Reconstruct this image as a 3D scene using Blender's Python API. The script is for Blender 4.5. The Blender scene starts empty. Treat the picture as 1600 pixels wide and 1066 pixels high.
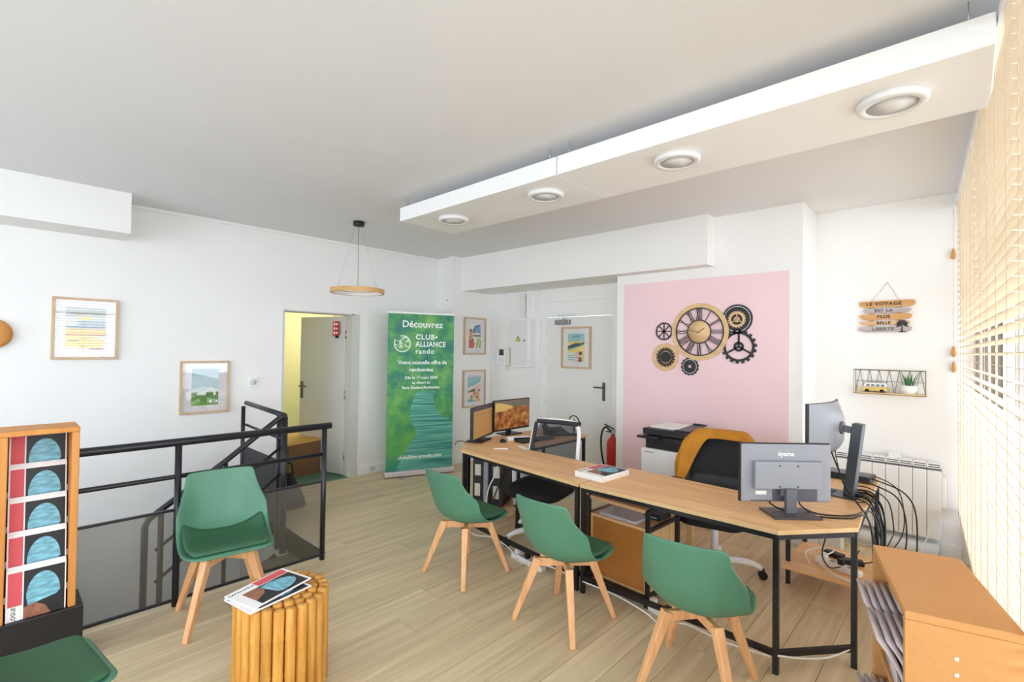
import bpy, math, random
from mathutils import Vector, Matrix
from math import sin, cos, pi, radians, atan2, sqrt
random.seed(7)
SC = bpy.context.scene
COL = SC.collection

# ---------------------------------------------------------------- camera
F_PX, YAW, PITCH, ROLL = 759.34, .75442, .01679, .013136
fw = Vector((-sin(YAW)*cos(PITCH), cos(YAW)*cos(PITCH), sin(PITCH)))
rt = Vector((cos(YAW), sin(YAW), 0)); up = rt.cross(fw)
rt2 = cos(ROLL)*rt + sin(ROLL)*up; up2 = rt2.cross(fw)
cam = bpy.data.cameras.new('camera'); cam.sensor_width = 36; cam.lens = F_PX/1600*36
cam.clip_start = .02; cam.clip_end = 200
camo = bpy.data.objects.new('camera', cam); COL.objects.link(camo)
camo.matrix_world = Matrix(((rt2.x, up2.x, -fw.x, 0), (rt2.y, up2.y, -fw.y, 0), (rt2.z, up2.z, -fw.z, 1.6), (0, 0, 0, 1)))
SC.camera = camo

# ---------------------------------------------------------------- sky, light, exposure
world = bpy.data.worlds.new('overcast_sky'); SC.world = world; world.use_nodes = True
bg = world.node_tree.nodes['Background']
bg.inputs[0].default_value = (.87, .955, 1.055, 1); bg.inputs[1].default_value = 9.0
SC.view_settings.view_transform = 'Standard'; SC.view_settings.look = 'None'
SC.view_settings.gamma = 1; SC.view_settings.exposure = -0.57
SC.view_settings.use_curve_mapping = False
SC.cycles.max_bounces = 12; SC.cycles.diffuse_bounces = 8; SC.cycles.transparent_max_bounces = 24
SC.cycles.glossy_bounces = 3
SC.cycles.use_denoising = True
SC.cycles.sample_clamp_indirect = 6
SC.cycles.caustics_reflective = False; SC.cycles.caustics_refractive = False

def lamp(name, kind, loc, energy, color=(1, 1, 1), rot=(0, 0, 0), **kw):
    l = bpy.data.lights.new(name, kind); l.energy = energy; l.color = color
    for k, v in kw.items(): setattr(l, k, v)
    o = bpy.data.objects.new(name, l); COL.objects.link(o); o.location = loc; o.rotation_euler = rot
    return o

# window wall frame: origin at the far corner, local +x runs along the glass, +y points out to the street
WO = Vector((-.04, 5.1, 0)); WRZ = atan2(-1, .055)
WM = Matrix.Translation(WO) @ Matrix.Rotation(WRZ, 4, 'Z')
for k, (s0, s1) in enumerate(((0.05, 4.6), (4.6, 8.6))):      # light portals in the two window bays
    p = lamp('window_portal', 'AREA', WM @ Vector(((s0+s1)/2, .26, 1.55)), 1, shape='RECTANGLE', size=s1-s0, size_y=2.5)
    p.data.cycles.is_portal = True
    p.matrix_world = WM @ Matrix.Translation(((s0+s1)/2, .26, 1.55)) @ Matrix.Rotation(-pi/2, 4, 'X')

p = lamp('window_portal', 'AREA', (-2.8, -3.36, 1.6), 1, (1, 1, 1), (pi/2, 0, 0), shape='RECTANGLE', size=4.2, size_y=2.2)   # portal for the unseen shop-front windows added behind the camera
p.data.cycles.is_portal = True

# ---------------------------------------------------------------- materials
def lin(c):
    return tuple((v/255/12.92 if v/255 <= .04045 else ((v/255+.055)/1.055)**2.4) for v in c[:3]) + (1,)
MATS = {}
def mat(name, rgb, rough=.5, metal=0, var=0, scale=8, bump=0, bscale=None, spec=.5, coat=0, stretch=None):
    if name in MATS: return MATS[name]
    m = bpy.data.materials.new(name); m.use_nodes = True; nt = m.node_tree; b = nt.nodes['Principled BSDF']
    b.inputs['Base Color'].default_value = lin(rgb); b.inputs['Roughness'].default_value = rough
    b.inputs['Metallic'].default_value = metal; b.inputs['Specular IOR Level'].default_value = spec
    b.inputs['Coat Weight'].default_value = coat
    if var or bump:
        tc = nt.nodes.new('ShaderNodeTexCoord'); src = tc.outputs['Object']
        if stretch:
            mp = nt.nodes.new('ShaderNodeMapping'); mp.inputs['Scale'].default_value = stretch
            nt.links.new(src, mp.inputs[0]); src = mp.outputs[0]
    if var:
        n = nt.nodes.new('ShaderNodeTexNoise'); n.inputs['Scale'].default_value = scale; n.inputs['Detail'].default_value = 5
        nt.links.new(src, n.inputs['Vector'])
        hs = nt.nodes.new('ShaderNodeHueSaturation'); hs.inputs['Color'].default_value = lin(rgb)
        mr = nt.nodes.new('ShaderNodeMapRange'); mr.inputs[1].default_value = .3; mr.inputs[2].default_value = .7
        mr.inputs[3].default_value = 1-var; mr.inputs[4].default_value = 1+var
        nt.links.new(n.outputs[0], mr.inputs[0]); nt.links.new(mr.outputs[0], hs.inputs['Value'])
        nt.links.new(hs.outputs[0], b.inputs['Base Color'])
    if bump:
        n2 = nt.nodes.new('ShaderNodeTexNoise'); n2.inputs['Scale'].default_value = bscale or scale*6; n2.inputs['Detail'].default_value = 3
        nt.links.new(src, n2.inputs['Vector'])
        bp = nt.nodes.new('ShaderNodeBump'); bp.inputs['Strength'].default_value = bump; bp.inputs['Distance'].default_value = .004
        nt.links.new(n2.outputs[0], bp.inputs['Height']); nt.links.new(bp.outputs[0], b.inputs['Normal'])
    MATS[name] = m; return m

def wood(name, c1, c2, axis='x', rough=.45, fine=28, rand=.0, along=1.2):
    """procedural wood: noise stretched along one axis, shifted per object"""
    if name in MATS: return MATS[name]
    m = bpy.data.materials.new(name); m.use_nodes = True; nt = m.node_tree; b = nt.nodes['Principled BSDF']
    b.inputs['Roughness'].default_value = rough; b.inputs['Specular IOR Level'].default_value = .35
    tc = nt.nodes.new('ShaderNodeTexCoord'); oi = nt.nodes.new('ShaderNodeObjectInfo')
    add = nt.nodes.new('ShaderNodeVectorMath'); add.operation = 'MULTIPLY_ADD'
    add.inputs[1].default_value = (1, 1, 1)
    mul = nt.nodes.new('ShaderNodeVectorMath'); mul.operation = 'SCALE'; mul.inputs[0].default_value = (7, 13, 9)
    nt.links.new(oi.outputs['Random'], mul.inputs['Scale'])
    nt.links.new(tc.outputs['Object'], add.inputs[0]); nt.links.new(mul.outputs[0], add.inputs[2])
    mp = nt.nodes.new('ShaderNodeMapping')
    mp.inputs['Scale'].default_value = {'x': (along, fine, fine), 'y': (fine, along, fine), 'z': (fine, fine, along)}[axis]
    nt.links.new(add.outputs[0], mp.inputs[0])
    n = nt.nodes.new('ShaderNodeTexNoise'); n.inputs['Scale'].default_value = 1; n.inputs['Detail'].default_value = 6; n.inputs['Roughness'].default_value = .6
    n.inputs['Distortion'].default_value = .3
    nt.links.new(mp.outputs[0], n.inputs['Vector'])
    r = nt.nodes.new('ShaderNodeValToRGB'); r.color_ramp.elements[0].position = .32; r.color_ramp.elements[1].position = .68
    r.color_ramp.elements[0].color = lin(c1); r.color_ramp.elements[1].color = lin(c2)
    nt.links.new(n.outputs[0], r.inputs[0])
    hs = nt.nodes.new('ShaderNodeHueSaturation'); nt.links.new(r.outputs[0], hs.inputs['Color'])
    mr = nt.nodes.new('ShaderNodeMapRange'); mr.inputs[3].default_value = 1-rand; mr.inputs[4].default_value = 1+rand
    nt.links.new(oi.outputs['Random'], mr.inputs[0]); nt.links.new(mr.outputs[0], hs.inputs['Value'])
    nt.links.new(hs.outputs[0], b.inputs['Base Color'])
    bp = nt.nodes.new('ShaderNodeBump'); bp.inputs['Strength'].default_value = .12; bp.inputs['Distance'].default_value = .002
    nt.links.new(n.outputs[0], bp.inputs['Height']); nt.links.new(bp.outputs[0], b.inputs['Normal'])
    MATS[name] = m; return m

def sheer(name, rgb, clear, rough=.6, gloss=False):
    """a surface one can partly see through: mesh cloth, perforated sheet, glass"""
    if name in MATS: return MATS[name]
    m = bpy.data.materials.new(name); m.use_nodes = True; nt = m.node_tree; nt.nodes.clear()
    o = nt.nodes.new('ShaderNodeOutputMaterial'); mx = nt.nodes.new('ShaderNodeMixShader'); t = nt.nodes.new('ShaderNodeBsdfTransparent')
    if gloss:
        s = nt.nodes.new('ShaderNodeBsdfGlossy'); s.inputs['Roughness'].default_value = rough; s.inputs['Color'].default_value = lin(rgb)
        lw = nt.nodes.new('ShaderNodeLayerWeight'); lw.inputs['Blend'].default_value = .5
        pw = nt.nodes.new('ShaderNodeMath'); pw.operation = 'POWER'; pw.inputs[1].default_value = 5
        ma = nt.nodes.new('ShaderNodeMath'); ma.operation = 'MULTIPLY_ADD'; ma.inputs[1].default_value = 1-clear; ma.inputs[2].default_value = clear
        nt.links.new(lw.outputs['Facing'], pw.inputs[0]); nt.links.new(pw.outputs[0], ma.inputs[0]); nt.links.new(ma.outputs[0], mx.inputs[0])
    else:
        s = nt.nodes.new('ShaderNodeBsdfPrincipled'); s.inputs['Base Color'].default_value = lin(rgb); s.inputs['Roughness'].default_value = rough
        mx.inputs[0].default_value = 1-clear
    nt.links.new(t.outputs[0], mx.inputs[1]); nt.links.new(s.outputs[0], mx.inputs[2]); nt.links.new(mx.outputs[0], o.inputs[0])
    MATS[name] = m; return m

def glow(name, rgb, strength):
    if name in MATS: return MATS[name]
    m = mat(name, rgb, .5); b = m.node_tree.nodes['Principled BSDF']
    b.inputs['Emission Color'].default_value = lin(rgb); b.inputs['Emission Strength'].default_value = strength
    return m

WHITE_WALL = mat('white_paint', (241, 240, 238), .75, var=.012, scale=3, bump=.12, bscale=90)
CEIL = mat('ceiling_paint', (228, 228, 230), .85, var=.012, scale=2, bump=.08, bscale=120)
WHITE_TRIM = mat('white_gloss_trim', (240, 240, 238), .4)
WHITE_PLASTIC = mat('white_plastic', (238, 238, 238), .35)
GREY_TRIM = mat('grey_trim_paint', (205, 204, 200), .6)
PINK = mat('pink_paint', (245, 213, 218), .75, var=.02, scale=2.5, bump=.1, bscale=90)
BLACK = mat('black_plastic', (22, 22, 24), .45)
BLACKM = mat('black_powder_coat', (20, 20, 23), .4)
RAIL = mat('dark_rail_paint', (30, 30, 36), .35)
DARKGREY = mat('dark_grey_plastic', (96, 98, 106), .45)
MIDGREY = mat('monitor_grey_plastic', (146, 149, 157), .42)
CHROME = mat('brushed_steel', (190, 190, 192), .3, 1)
OAKTOP = wood('oak_laminate', (216, 166, 114), (242, 200, 148), 'x', .42, 16)
OAKTOP_Y = wood('oak_laminate_y', (216, 166, 114), (242, 200, 148), 'y', .42, 16)
OAKEDGE = wood('oak_edge', (214, 176, 122), (228, 196, 148), 'x', .5, 10)
LIGHTOAK = wood('light_oak_board', (206, 166, 112), (232, 198, 148), 'z', .5, 18)
BROWNBOARD = mat('brown_fibreboard', (176, 114, 46), .7, var=.07, scale=60, bump=.1)
BEECH = wood('beech_leg', (220, 160, 108), (240, 190, 140), 'z', .45, 30, .04)
RACKWOOD = wood('honey_veneer', (198, 128, 56), (216, 150, 78), 'z', .5, 14)
CABWOOD = mat('honey_laminate', (208, 152, 92), .5, var=.04, scale=110, bump=.05)
FRAMEWOOD = wood('frame_oak', (196, 164, 128), (216, 188, 156), 'z', .5, 30)
PALEWOOD = wood('pale_plywood', (214, 178, 122), (232, 202, 150), 'x', .5, 22)
GREEN = mat('green_shell_plastic', (80, 132, 106), .42, var=.03, scale=30, bump=.06, bscale=250)
GREENPAD = mat('dark_green_cushion', (50, 96, 66), .6, var=.05, scale=40, bump=.15, bscale=300)
SLAT = wood('blind_slat_wood', (243, 226, 200), (249, 238, 218), 'x', .5, 30)
BAMBOO = wood('bamboo_cane', (180, 118, 42), (222, 168, 84), 'z', .42, 34, .12, along=3)
BLACKFAB = mat('black_fabric', (20, 20, 22), .85, var=.15, scale=120, bump=.3)
PAPER = mat('white_paper', (240, 239, 238), .6)
RED = mat('red_print', (214, 84, 92), .55)
BLACKPRINT = mat('black_print', (26, 26, 30), .5)
BLUEPRINT = mat('blue_print', (118, 178, 196), .5, var=.5, scale=16, stretch=(1, 3, 1))
BROWNPRINT = mat('brown_print', (150, 98, 76), .5, var=.3, scale=60)
GREYPRINT = mat('grey_print', (150, 152, 158), .5)
GLASSF = sheer('picture_glass', (255, 255, 255), .05, .02, True)
PANE = sheer('window_glass', (255, 255, 255), .02, .0, True)
CABLE = mat('black_cable', (18, 18, 20), .45)
WCABLE = mat('white_cable', (235, 235, 233), .45)

# ---------------------------------------------------------------- mesh helpers
class MB:
    def __init__(s): s.v = []; s.f = []; s.sm = []; s.mi = []; s.m = 0
    def add(s, vs, fs, smooth=False, M=None):
        o = len(s.v)
        for p in vs:
            p = Vector(p); s.v.append(M @ p if M is not None else p)
        for f in fs: s.f.append([o+i for i in f]); s.sm.append(smooth); s.mi.append(s.m)
        return s
    def box(s, x0, x1, y0, y1, z0, z1, M=None):
        return s.add([(x0,y0,z0),(x1,y0,z0),(x1,y1,z0),(x0,y1,z0),(x0,y0,z1),(x1,y0,z1),(x1,y1,z1),(x0,y1,z1)],
            [(0,3,2,1),(4,5,6,7),(0,1,5,4),(1,2,6,5),(2,3,7,6),(3,0,4,7)], False, M)
    def bar(s, p, q, w, h=None, up=(0,0,1), w2=None, h2=None):
        p, q = Vector(p), Vector(q); d = (q-p).normalized(); h = h or w; w2 = w if w2 is None else w2; h2 = h if h2 is None else h2
        u = Vector(up)
        if abs(d.dot(u)) > .98: u = Vector((0,1,0)) if abs(d.y) < .9 else Vector((1,0,0))
        a = d.cross(u).normalized(); b = a.cross(d)
        vs = [c + a*i*ww/2 + b*j*hh/2 for c, ww, hh in ((p,w,h),(q,w2,h2)) for i, j in ((-1,-1),(1,-1),(1,1),(-1,1))]
        return s.add(vs, [(3,2,1,0),(4,5,6,7),(0,1,5,4),(1,2,6,5),(2,3,7,6),(3,0,4,7)])
    def cyl(s, p, q, r, r2=None, n=16, caps=True):
        p, q = Vector(p), Vector(q); d = (q-p).normalized(); r2 = r if r2 is None else r2
        u = Vector((0,0,1)) if abs(d.z) < .9 else Vector((1,0,0)); a = d.cross(u).normalized(); b = d.cross(a)
        vs = []
        for c, rr in ((p,r),(q,r2)): vs += [c + (a*cos(2*pi*i/n) + b*sin(2*pi*i/n))*rr for i in range(n)]
        s.add(vs, [(i,(i+1)%n,n+(i+1)%n,n+i) for i in range(n)], True)
        if caps:
            o = len(s.v)-2*n
            for ring in (list(range(n))[::-1], list(range(n,2*n))):
                s.f.append([o+i for i in ring]); s.sm.append(False); s.mi.append(s.m)
        return s
    def tube(s, pts, r, n=8, closed=False):
        pts = [Vector(p) for p in pts]; k = len(pts); vs = []; prev = None
        for i, p in enumerate(pts):
            if closed: d = pts[(i+1)%k]-pts[i-1]
            else: d = pts[min(i+1,k-1)]-pts[max(i-1,0)]
            d = d.normalized()
            if prev is None:
                u = Vector((0,0,1)) if abs(d.z) < .9 else Vector((1,0,0)); a = d.cross(u).normalized()
            else:
                a = (prev - d*prev.dot(d)).normalized()
            prev = a; b = d.cross(a); rr = r[i] if isinstance(r,(list,tuple)) else r
            vs += [p + (a*cos(2*pi*j/n)+b*sin(2*pi*j/n))*rr for j in range(n)]
        fs = []
        for i in range(k if closed else k-1):
            for j in range(n):
                i2 = (i+1)%k; fs.append((i*n+j, i*n+(j+1)%n, i2*n+(j+1)%n, i2*n+j))
        s.add(vs, fs, True)
        if not closed:
            o = len(s.v)-k*n
            for ring in ([o+j for j in range(n)][::-1], [o+(k-1)*n+j for j in range(n)]):
                s.f.append(ring); s.sm.append(False); s.mi.append(s.m)
        return s
    def lathe(s, prof, n=24, M=None, smooth=True):
        vs = [(r*cos(2*pi*i/n), r*sin(2*pi*i/n), z) for r, z in prof for i in range(n)]
        fs = [(k*n+i, k*n+(i+1)%n, (k+1)*n+(i+1)%n, (k+1)*n+i) for k in range(len(prof)-1) for i in range(n)]
        s.add(vs, fs, smooth, M); o = len(s.v)-len(prof)*n
        for ring, rr in (([o+i for i in range(n)][::-1], prof[0][0]), ([o+(len(prof)-1)*n+i for i in range(n)], prof[-1][0])):
            if rr > 1e-5: s.f.append(ring); s.sm.append(False); s.mi.append(s.m)
        return s
    def prism(s, poly, z0, z1, M=None):
        n = len(poly); vs = [(x,y,z0) for x,y in poly] + [(x,y,z1) for x,y in poly]
        return s.add(vs, [tuple(range(n))[::-1], tuple(range(n,2*n))] + [(i,(i+1)%n,n+(i+1)%n,n+i) for i in range(n)], False, M)
    def grid(s, rows, smooth=True, M=None):
        n = len(rows[0]); vs = [p for r in rows for p in r]
        return s.add(vs, [(k*n+i, k*n+i+1, (k+1)*n+i+1, (k+1)*n+i) for k in range(len(rows)-1) for i in range(n-1)], smooth, M)
    def ball(s, c, rx, ry=None, rz=None, n=16, k=10, M=None):
        ry = ry or rx; rz = rz or rx; c = Vector(c); vs = []
        for j in range(k+1):
            t = pi*j/k
            for i in range(n): vs.append(c + Vector((rx*sin(t)*cos(2*pi*i/n), ry*sin(t)*sin(2*pi*i/n), -rz*cos(t))))
        return s.add(vs, [(j*n+i, j*n+(i+1)%n, (j+1)*n+(i+1)%n, (j+1)*n+i) for j in range(k) for i in range(n)], True, M)
    def ring(s, prof_out, prof_in, z0, z1, M=None):
        """flat annulus between two closed outlines with the same number of points"""
        n = len(prof_out)
        vs = [(x,y,z0) for x,y in prof_out]+[(x,y,z0) for x,y in prof_in]+[(x,y,z1) for x,y in prof_out]+[(x,y,z1) for x,y in prof_in]
        fs = []
        for i in range(n):
            j = (i+1)%n
            fs += [(i,n+i,n+j,j),(2*n+i,2*n+j,3*n+j,3*n+i),(i,j,2*n+j,2*n+i),(n+i,3*n+i,3*n+j,n+j)]
        return s.add(vs, fs, False, M)
    def build(s, name, m, parent=None, bevel=0, loc=None, rz=None, seg=2, solid=0, sub=0):
        me = bpy.data.meshes.new(name); me.from_pydata([tuple(v) for v in s.v], [], s.f); me.update()
        for mm in (m if isinstance(m,(list,tuple)) else [m]): me.materials.append(mm)
        me.polygons.foreach_set('use_smooth', s.sm); me.polygons.foreach_set('material_index', s.mi)
        o = bpy.data.objects.new(name, me); COL.objects.link(o)
        if parent: o.parent = parent
        if loc: o.location = loc
        if rz is not None: o.rotation_euler = (0,0,rz)
        if solid:
            md = o.modifiers.new('thickness','SOLIDIFY'); md.thickness = solid; md.offset = 0
        if sub:
            md = o.modifiers.new('rounding','SUBSURF'); md.levels = sub; md.render_levels = sub
        if bevel:
            md = o.modifiers.new('edge','BEVEL'); md.width = bevel; md.segments = seg; md.limit_method = 'ANGLE'; md.angle_limit = radians(50)
        return o

def tag(o, label, cat, group=None):
    o['label'] = label; o['category'] = cat
    if group: o['group'] = group
    return o
def thing(name, label, cat, loc=(0,0,0), rz=0, group=None):
    o = bpy.data.objects.new(name, None); COL.objects.link(o); o.empty_display_size = .05
    o.location = loc; o.rotation_euler = (0,0,rz); return tag(o, label, cat, group)
def struct(o): o['kind'] = 'structure'; return o
def dup(root, loc, rz, label=None, group=None):
    r = root.copy(); COL.objects.link(r); r.location = loc; r.rotation_euler = (0,0,rz)
    if label: r['label'] = label
    if group: r['group'] = group
    for ch in list(root.children):
        c = ch.copy(); COL.objects.link(c); c.parent = r
        for g in list(ch.children):
            d = g.copy(); COL.objects.link(d); d.parent = c
    return r
def text(name, body, size, m, parent, M, extrude=.0006, align='CENTER', bold=0, space=1, sx=1):
    cu = bpy.data.curves.new(name, 'FONT'); cu.body = body; cu.size = size; cu.extrude = extrude; cu.offset = bold
    cu.align_x = align; cu.align_y = 'CENTER'; cu.space_character = space; cu.resolution_u = 3
    t = bpy.data.objects.new(name, cu); COL.objects.link(t)
    dg = bpy.context.evaluated_depsgraph_get(); dg.update()
    me = bpy.data.meshes.new_from_object(t.evaluated_get(dg)); bpy.data.objects.remove(t); bpy.data.curves.remove(cu)
    me.transform(M @ Matrix.Diagonal((sx,1,1,1))); me.materials.clear(); me.materials.append(m)
    o = bpy.data.objects.new(name, me); COL.objects.link(o); o.parent = parent
    return o
# turn xy drawings upright: x stays x, y becomes z, +z points to -y (towards a viewer in front)
UP = Matrix(((1,0,0,0),(0,0,-1,0),(0,1,0,0),(0,0,0,1)))
def circ(r, n=48, cx=0, cy=0): return [(cx+r*cos(2*pi*i/n), cy+r*sin(2*pi*i/n)) for i in range(n)]
def smooth_path(pts, k=6):
    pts = [Vector(p) for p in pts]; P = [pts[0]*2-pts[1]] + pts + [pts[-1]*2-pts[-2]]; out = []
    for i in range(1, len(P)-2):
        for j in range(k):
            t = j/k; a,b,c,d = P[i-1:i+3]
            out.append(.5*((2*b)+(c-a)*t+(2*a-5*b+4*c-d)*t*t+(3*b-3*c+d-a)*t**3))
    return out + [pts[-1]]
# ---------------------------------------------------------------- the room
H = 2.87
XL, YD, YB, YR = -5.55, 5.04, 4.635, 5.12        # left wall, entrance wall, pink partition, wall beside the window
OX, OY0, OY1 = -3.62, -1.2, 1.80                 # stairwell opening

b = MB()
b.box(OX, .62, -3.2, 5.4, -.25, -.008); b.box(XL, OX, OY1, 5.4, -.25, -.008); b.box(XL, OX, -3.2, OY0, -.25, -.008)
floor = struct(b.build('floor', mat('floor_base', (150, 140, 118), .6, var=.08, scale=9)))
PLANK = wood('floor_plank_wood', (198, 180, 144), (228, 210, 176), 'y', .42, 26, .05, along=1.0)
pm = {}
def plank(x0, x1, y0, y1):
    key = (round(x1-x0, 4), round(y1-y0, 4))
    if key not in pm:
        m = MB(); g = .0013; m.box(g, x1-x0-g, g, y1-y0-g, 0, .008); pm[key] = m.build('plank', PLANK).data
        bpy.data.objects.remove([o for o in bpy.data.objects if o.data == pm[key]][0])
    o = bpy.data.objects.new('plank', pm[key]); COL.objects.link(o); o.parent = floor
    o.location = (x0, y0, -.008 - random.random()*.0004)
W, L = .192, 1.28
for i in range(-10, 20):
    x0 = OX + i*W; x1 = x0 + W
    if x1 <= OX+1e-6:
        lo = OY1
        x0 = max(x0, XL+.001)
        if x1 - x0 < .02: continue
    else: lo = -.9
    hi = 5.04 if x0 < -1.0 else 5.12
    y = -.9 - random.choice((.0, .32, .64, .96))
    while y < hi:
        a, c = max(y, lo), min(y+L, hi)
        if c - a > .03: plank(x0, x1, a, c)
        y += L

b = MB(); b.box(-5.8, .9, -3.4, 5.5, H, H+.12)
struct(b.build('ceiling', CEIL))
# left wall with a door opening, running down into the stairwell
DY0, DY1, DZ = 2.195, 3.04, 2.005
b = MB(); b.box(XL-.2, XL, -3.2, DY0, 0, H); b.box(XL-.2, XL, DY1, 5.3, 0, H); b.box(XL-.2, XL, DY0, DY1, DZ, H)
b.box(XL-.2, XL, OY0-.1, OY1+.1, -2.5, 0)
struct(b.build('wall_left', WHITE_WALL))
b = MB(); b.box(XL, -5.141, -3.2, .765, 2.53, H)
struct(b.build('trim_1', WHITE_WALL))                       # boxed-in duct at the top of the left wall
b = MB(); b.box(XL, XL+.022, .765, 4.33, H-.03, H)
struct(b.build('trim_2', WHITE_TRIM))                       # thin cornice
b = MB(); b.box(XL, XL+.014, DY1+.075, 4.33, 0, .105); b.box(XL, XL+.014, OY1+.02, DY0-.07, 0, .105)
struct(b.build('baseboard_left', WHITE_TRIM, bevel=.003))
# alcove: cupboard front and pillar
b = MB(); b.box(XL, -5.27, 4.33, 5.3, 0, H)
o = struct(b.build('wall_alcove', WHITE_WALL))
c = MB(); c.box(XL+.02, -5.29, 4.322, 4.332, .12, 2.69)
c.build('cupboard_door', WHITE_TRIM, o, bevel=.002)
c = MB(); c.cyl((-5.31, 4.322, 2.27), (-5.31, 4.31, 2.27), .009, n=10); c.build('keyhole', BLACK, o)
b = MB(); b.box(-5.27, -5.17, 4.29, 5.3, 0, H)
struct(b.build('wall_pillar', WHITE_WALL))
# entrance wall, opening for the door
EX0, EX1, EZ = -4.10, -3.06, 2.045
b = MB(); b.box(-5.17, EX0, YD, 5.3, 0, H); b.box(EX1, -2.79, YD, 5.3, 0, H); b.box(EX0, EX1, YD, 5.3, EZ, H)
struct(b.build('wall_back', WHITE_WALL))
b = MB(); b.box(-5.17, -1.75, 4.47, YD, 2.405, H)
struct(b.build('trim_3', WHITE_WALL))                       # dropped beam
b = MB(); b.box(-5.17, -5.08, YD-.02, YD, 0, 2.405); b.box(-4.26, -4.20, YD-.03, YD, 0, 2.405); b.box(-4.26, -2.79, YD-.014, YD, 2.23, 2.255)
struct(b.build('trim_4', WHITE_TRIM, bevel=.003))           # casing strips on the entrance wall
# pink partition
b = MB(); b.box(-2.79, -1.013, YB, 5.35, 0, H)
o = struct(b.build('wall_partition', WHITE_WALL))
b = MB(); b.box(-2.70, -1.113, YB-.004, YB, .1, 2.306); b.build('pink_panel', PINK, o)
b = MB(); b.box(-2.79, -1.013, YB-.016, YB, 0, .1); b.box(-1.013, -.04, YR-.05, YR, 0, .13)
struct(b.build('baseboard_back', WHITE_TRIM, bevel=.003))
b = MB(); b.box(-1.013, .35, YR, 5.35, 0, H)
struct(b.build('wall_back_right', WHITE_WALL))
b = MB(); b.box(-5.75, -4.9, -3.4, -3.2, 0, H); b.box(-.7, .9, -3.4, -3.2, 0, H); b.box(-4.9, -.7, -3.4, -3.2, 0, .5); b.box(-4.9, -.7, -3.4, -3.2, 2.7, H)
struct(b.build('wall_front', WHITE_WALL))
for i in range(3):  # unseen windows added behind the camera so daylight reaches the back walls
    x0 = -4.9+i*1.4; x1 = x0+1.4; b = MB()
    b.box(x0, x0+.035, -3.33, -3.26, .5, 2.7); b.box(x1-.035, x1, -3.33, -3.26, .5, 2.7); b.box(x0+.035, x1-.035, -3.33, -3.26, .5, .54); b.box(x0+.035, x1-.035, -3.33, -3.26, 2.66, 2.7)
    w = struct(b.build('window_%d' % (i+7), WHITE_TRIM)); b = MB(); b.box(x0+.035, x1-.035, -3.3, -3.294, .54, 2.66); b.build('pane', PANE, w)

# window wall, in its own frame along the glass
def inwin(o): o.location = WO; o.rotation_euler = (0, 0, WRZ); return o
b = MB(); b.box(-.4, 8.6, .06, .36, 0, .36); b.box(-.4, 8.6, .06, .36, 2.80, H); b.box(-.4, .03, .06, .36, .36, 2.80)
b.box(4.5, 4.68, .06, .36, .36, 2.80); b.box(8.3, 8.6, .06, .36, .36, 2.80)
struct(inwin(b.build('wall_right', WHITE_WALL)))
b = MB(); b.box(.03, .05, .07, .215, .36, 2.80); rv = struct(inwin(b.build('trim_6', mat('taupe_reveal', (128, 118, 108), .8))))
for y in (.105, .15, .185):
    b = MB(); b.box(.05, .062, y-.006, y+.006, .36, 2.80); b.build('frame_bar', mat('cream_frame', (240, 232, 214), .5), rv)
wins = [(.03, 1.5), (1.5, 3.0), (3.0, 4.5), (4.68, 5.9), (5.9, 7.1), (7.1, 8.3)]
for i, (s0, s1) in enumerate(wins):
    b = MB(); t = .035; y0, y1 = .22, .29
    b.box(s0, s0+t, y0, y1, .36, 2.80); b.box(s1-t, s1, y0, y1, .36, 2.80); b.box(s0+t, s1-t, y0, y1, .36, .36+t*1.4); b.box(s0+t, s1-t, y0, y1, 2.80-t, 2.80)
    b.box(s0+t, s1-t, y0+.01, y1-.01, 2.12, 2.16)
    w = struct(inwin(b.build('window_%d' % (i+1), WHITE_TRIM)))
    b = MB(); b.box(s0+t, s1-t, .25, .256, .36+t*1.4, 2.12); b.build('pane', PANE, w)
    b = MB(); b.box(s0+t, s1-t, .25, .256, 2.16, 2.80-t); b.build('pane', PANE, w)

# doors ------------------------------------------------------------
def handle_set(parent, M, side):
    """lever handle on a tall plate; drawn upright facing -y, lever runs to local x*side"""
    p = MB(); p.box(-.02, .02, -.010, 0, -.11, .11, M); pl = p.build('handle_plate', mat('dark_bronze', (104, 98, 82), .35, .7), parent, bevel=.002)
    l = MB(); l.cyl(M @ Vector((0,0,.05)), M @ Vector((0,-.05,.05)), .009, n=10); l.cyl(M @ Vector((0,-.045,.05)), M @ Vector((side*.12,-.045,.05)), .009, n=10)
    l.build('lever', mat('dark_bronze', (0, 0, 0)), pl)
# door_1: open doorway in the left wall with its leaf swung into the next room
b = MB(); x0, x1 = XL-.2, XL+.012
b.box(x0, x1, DY1-.03, DY1+.07, 0, DZ+.0); b.box(x0, x1, DY0-.012, DY0+.008, 0, DZ); b.box(x0, x1, DY0, DY1, DZ-.012, DZ+.004)
d1 = struct(b.build('door_1', GREY_TRIM))
hx, hy = -5.70, 3.02; ax, ay = -6.47, 2.80
ang = atan2(ay-hy, ax-hx)
M = Matrix.Translation((hx, hy, 0)) @ Matrix.Rotation(ang+pi, 4, 'Z')     # leaf runs along local -x, room side is -y
b = MB(); b.box(-.80, 0, -.02, .02, .01, 1.985, M)
leaf = b.build('leaf', mat('grey_door_paint', (208, 209, 212), .55), d1, bevel=.003)
handle_set(leaf, M @ Matrix.Translation((-.755, -.02, 1.03)), 1)
b = MB()
for z in (.25, 1.0, 1.75): b.cyl((hx+.02, hy-.01, z-.05), (hx+.02, hy-.01, z+.05), .011, n=10)
b.build('hinge', CHROME, d1)
s = thing('fire_sign', 'small red fire equipment sign at the top of the open grey door', 'sign', M @ Vector((-.12, -.055, 1.83)), ang+pi)
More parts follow.
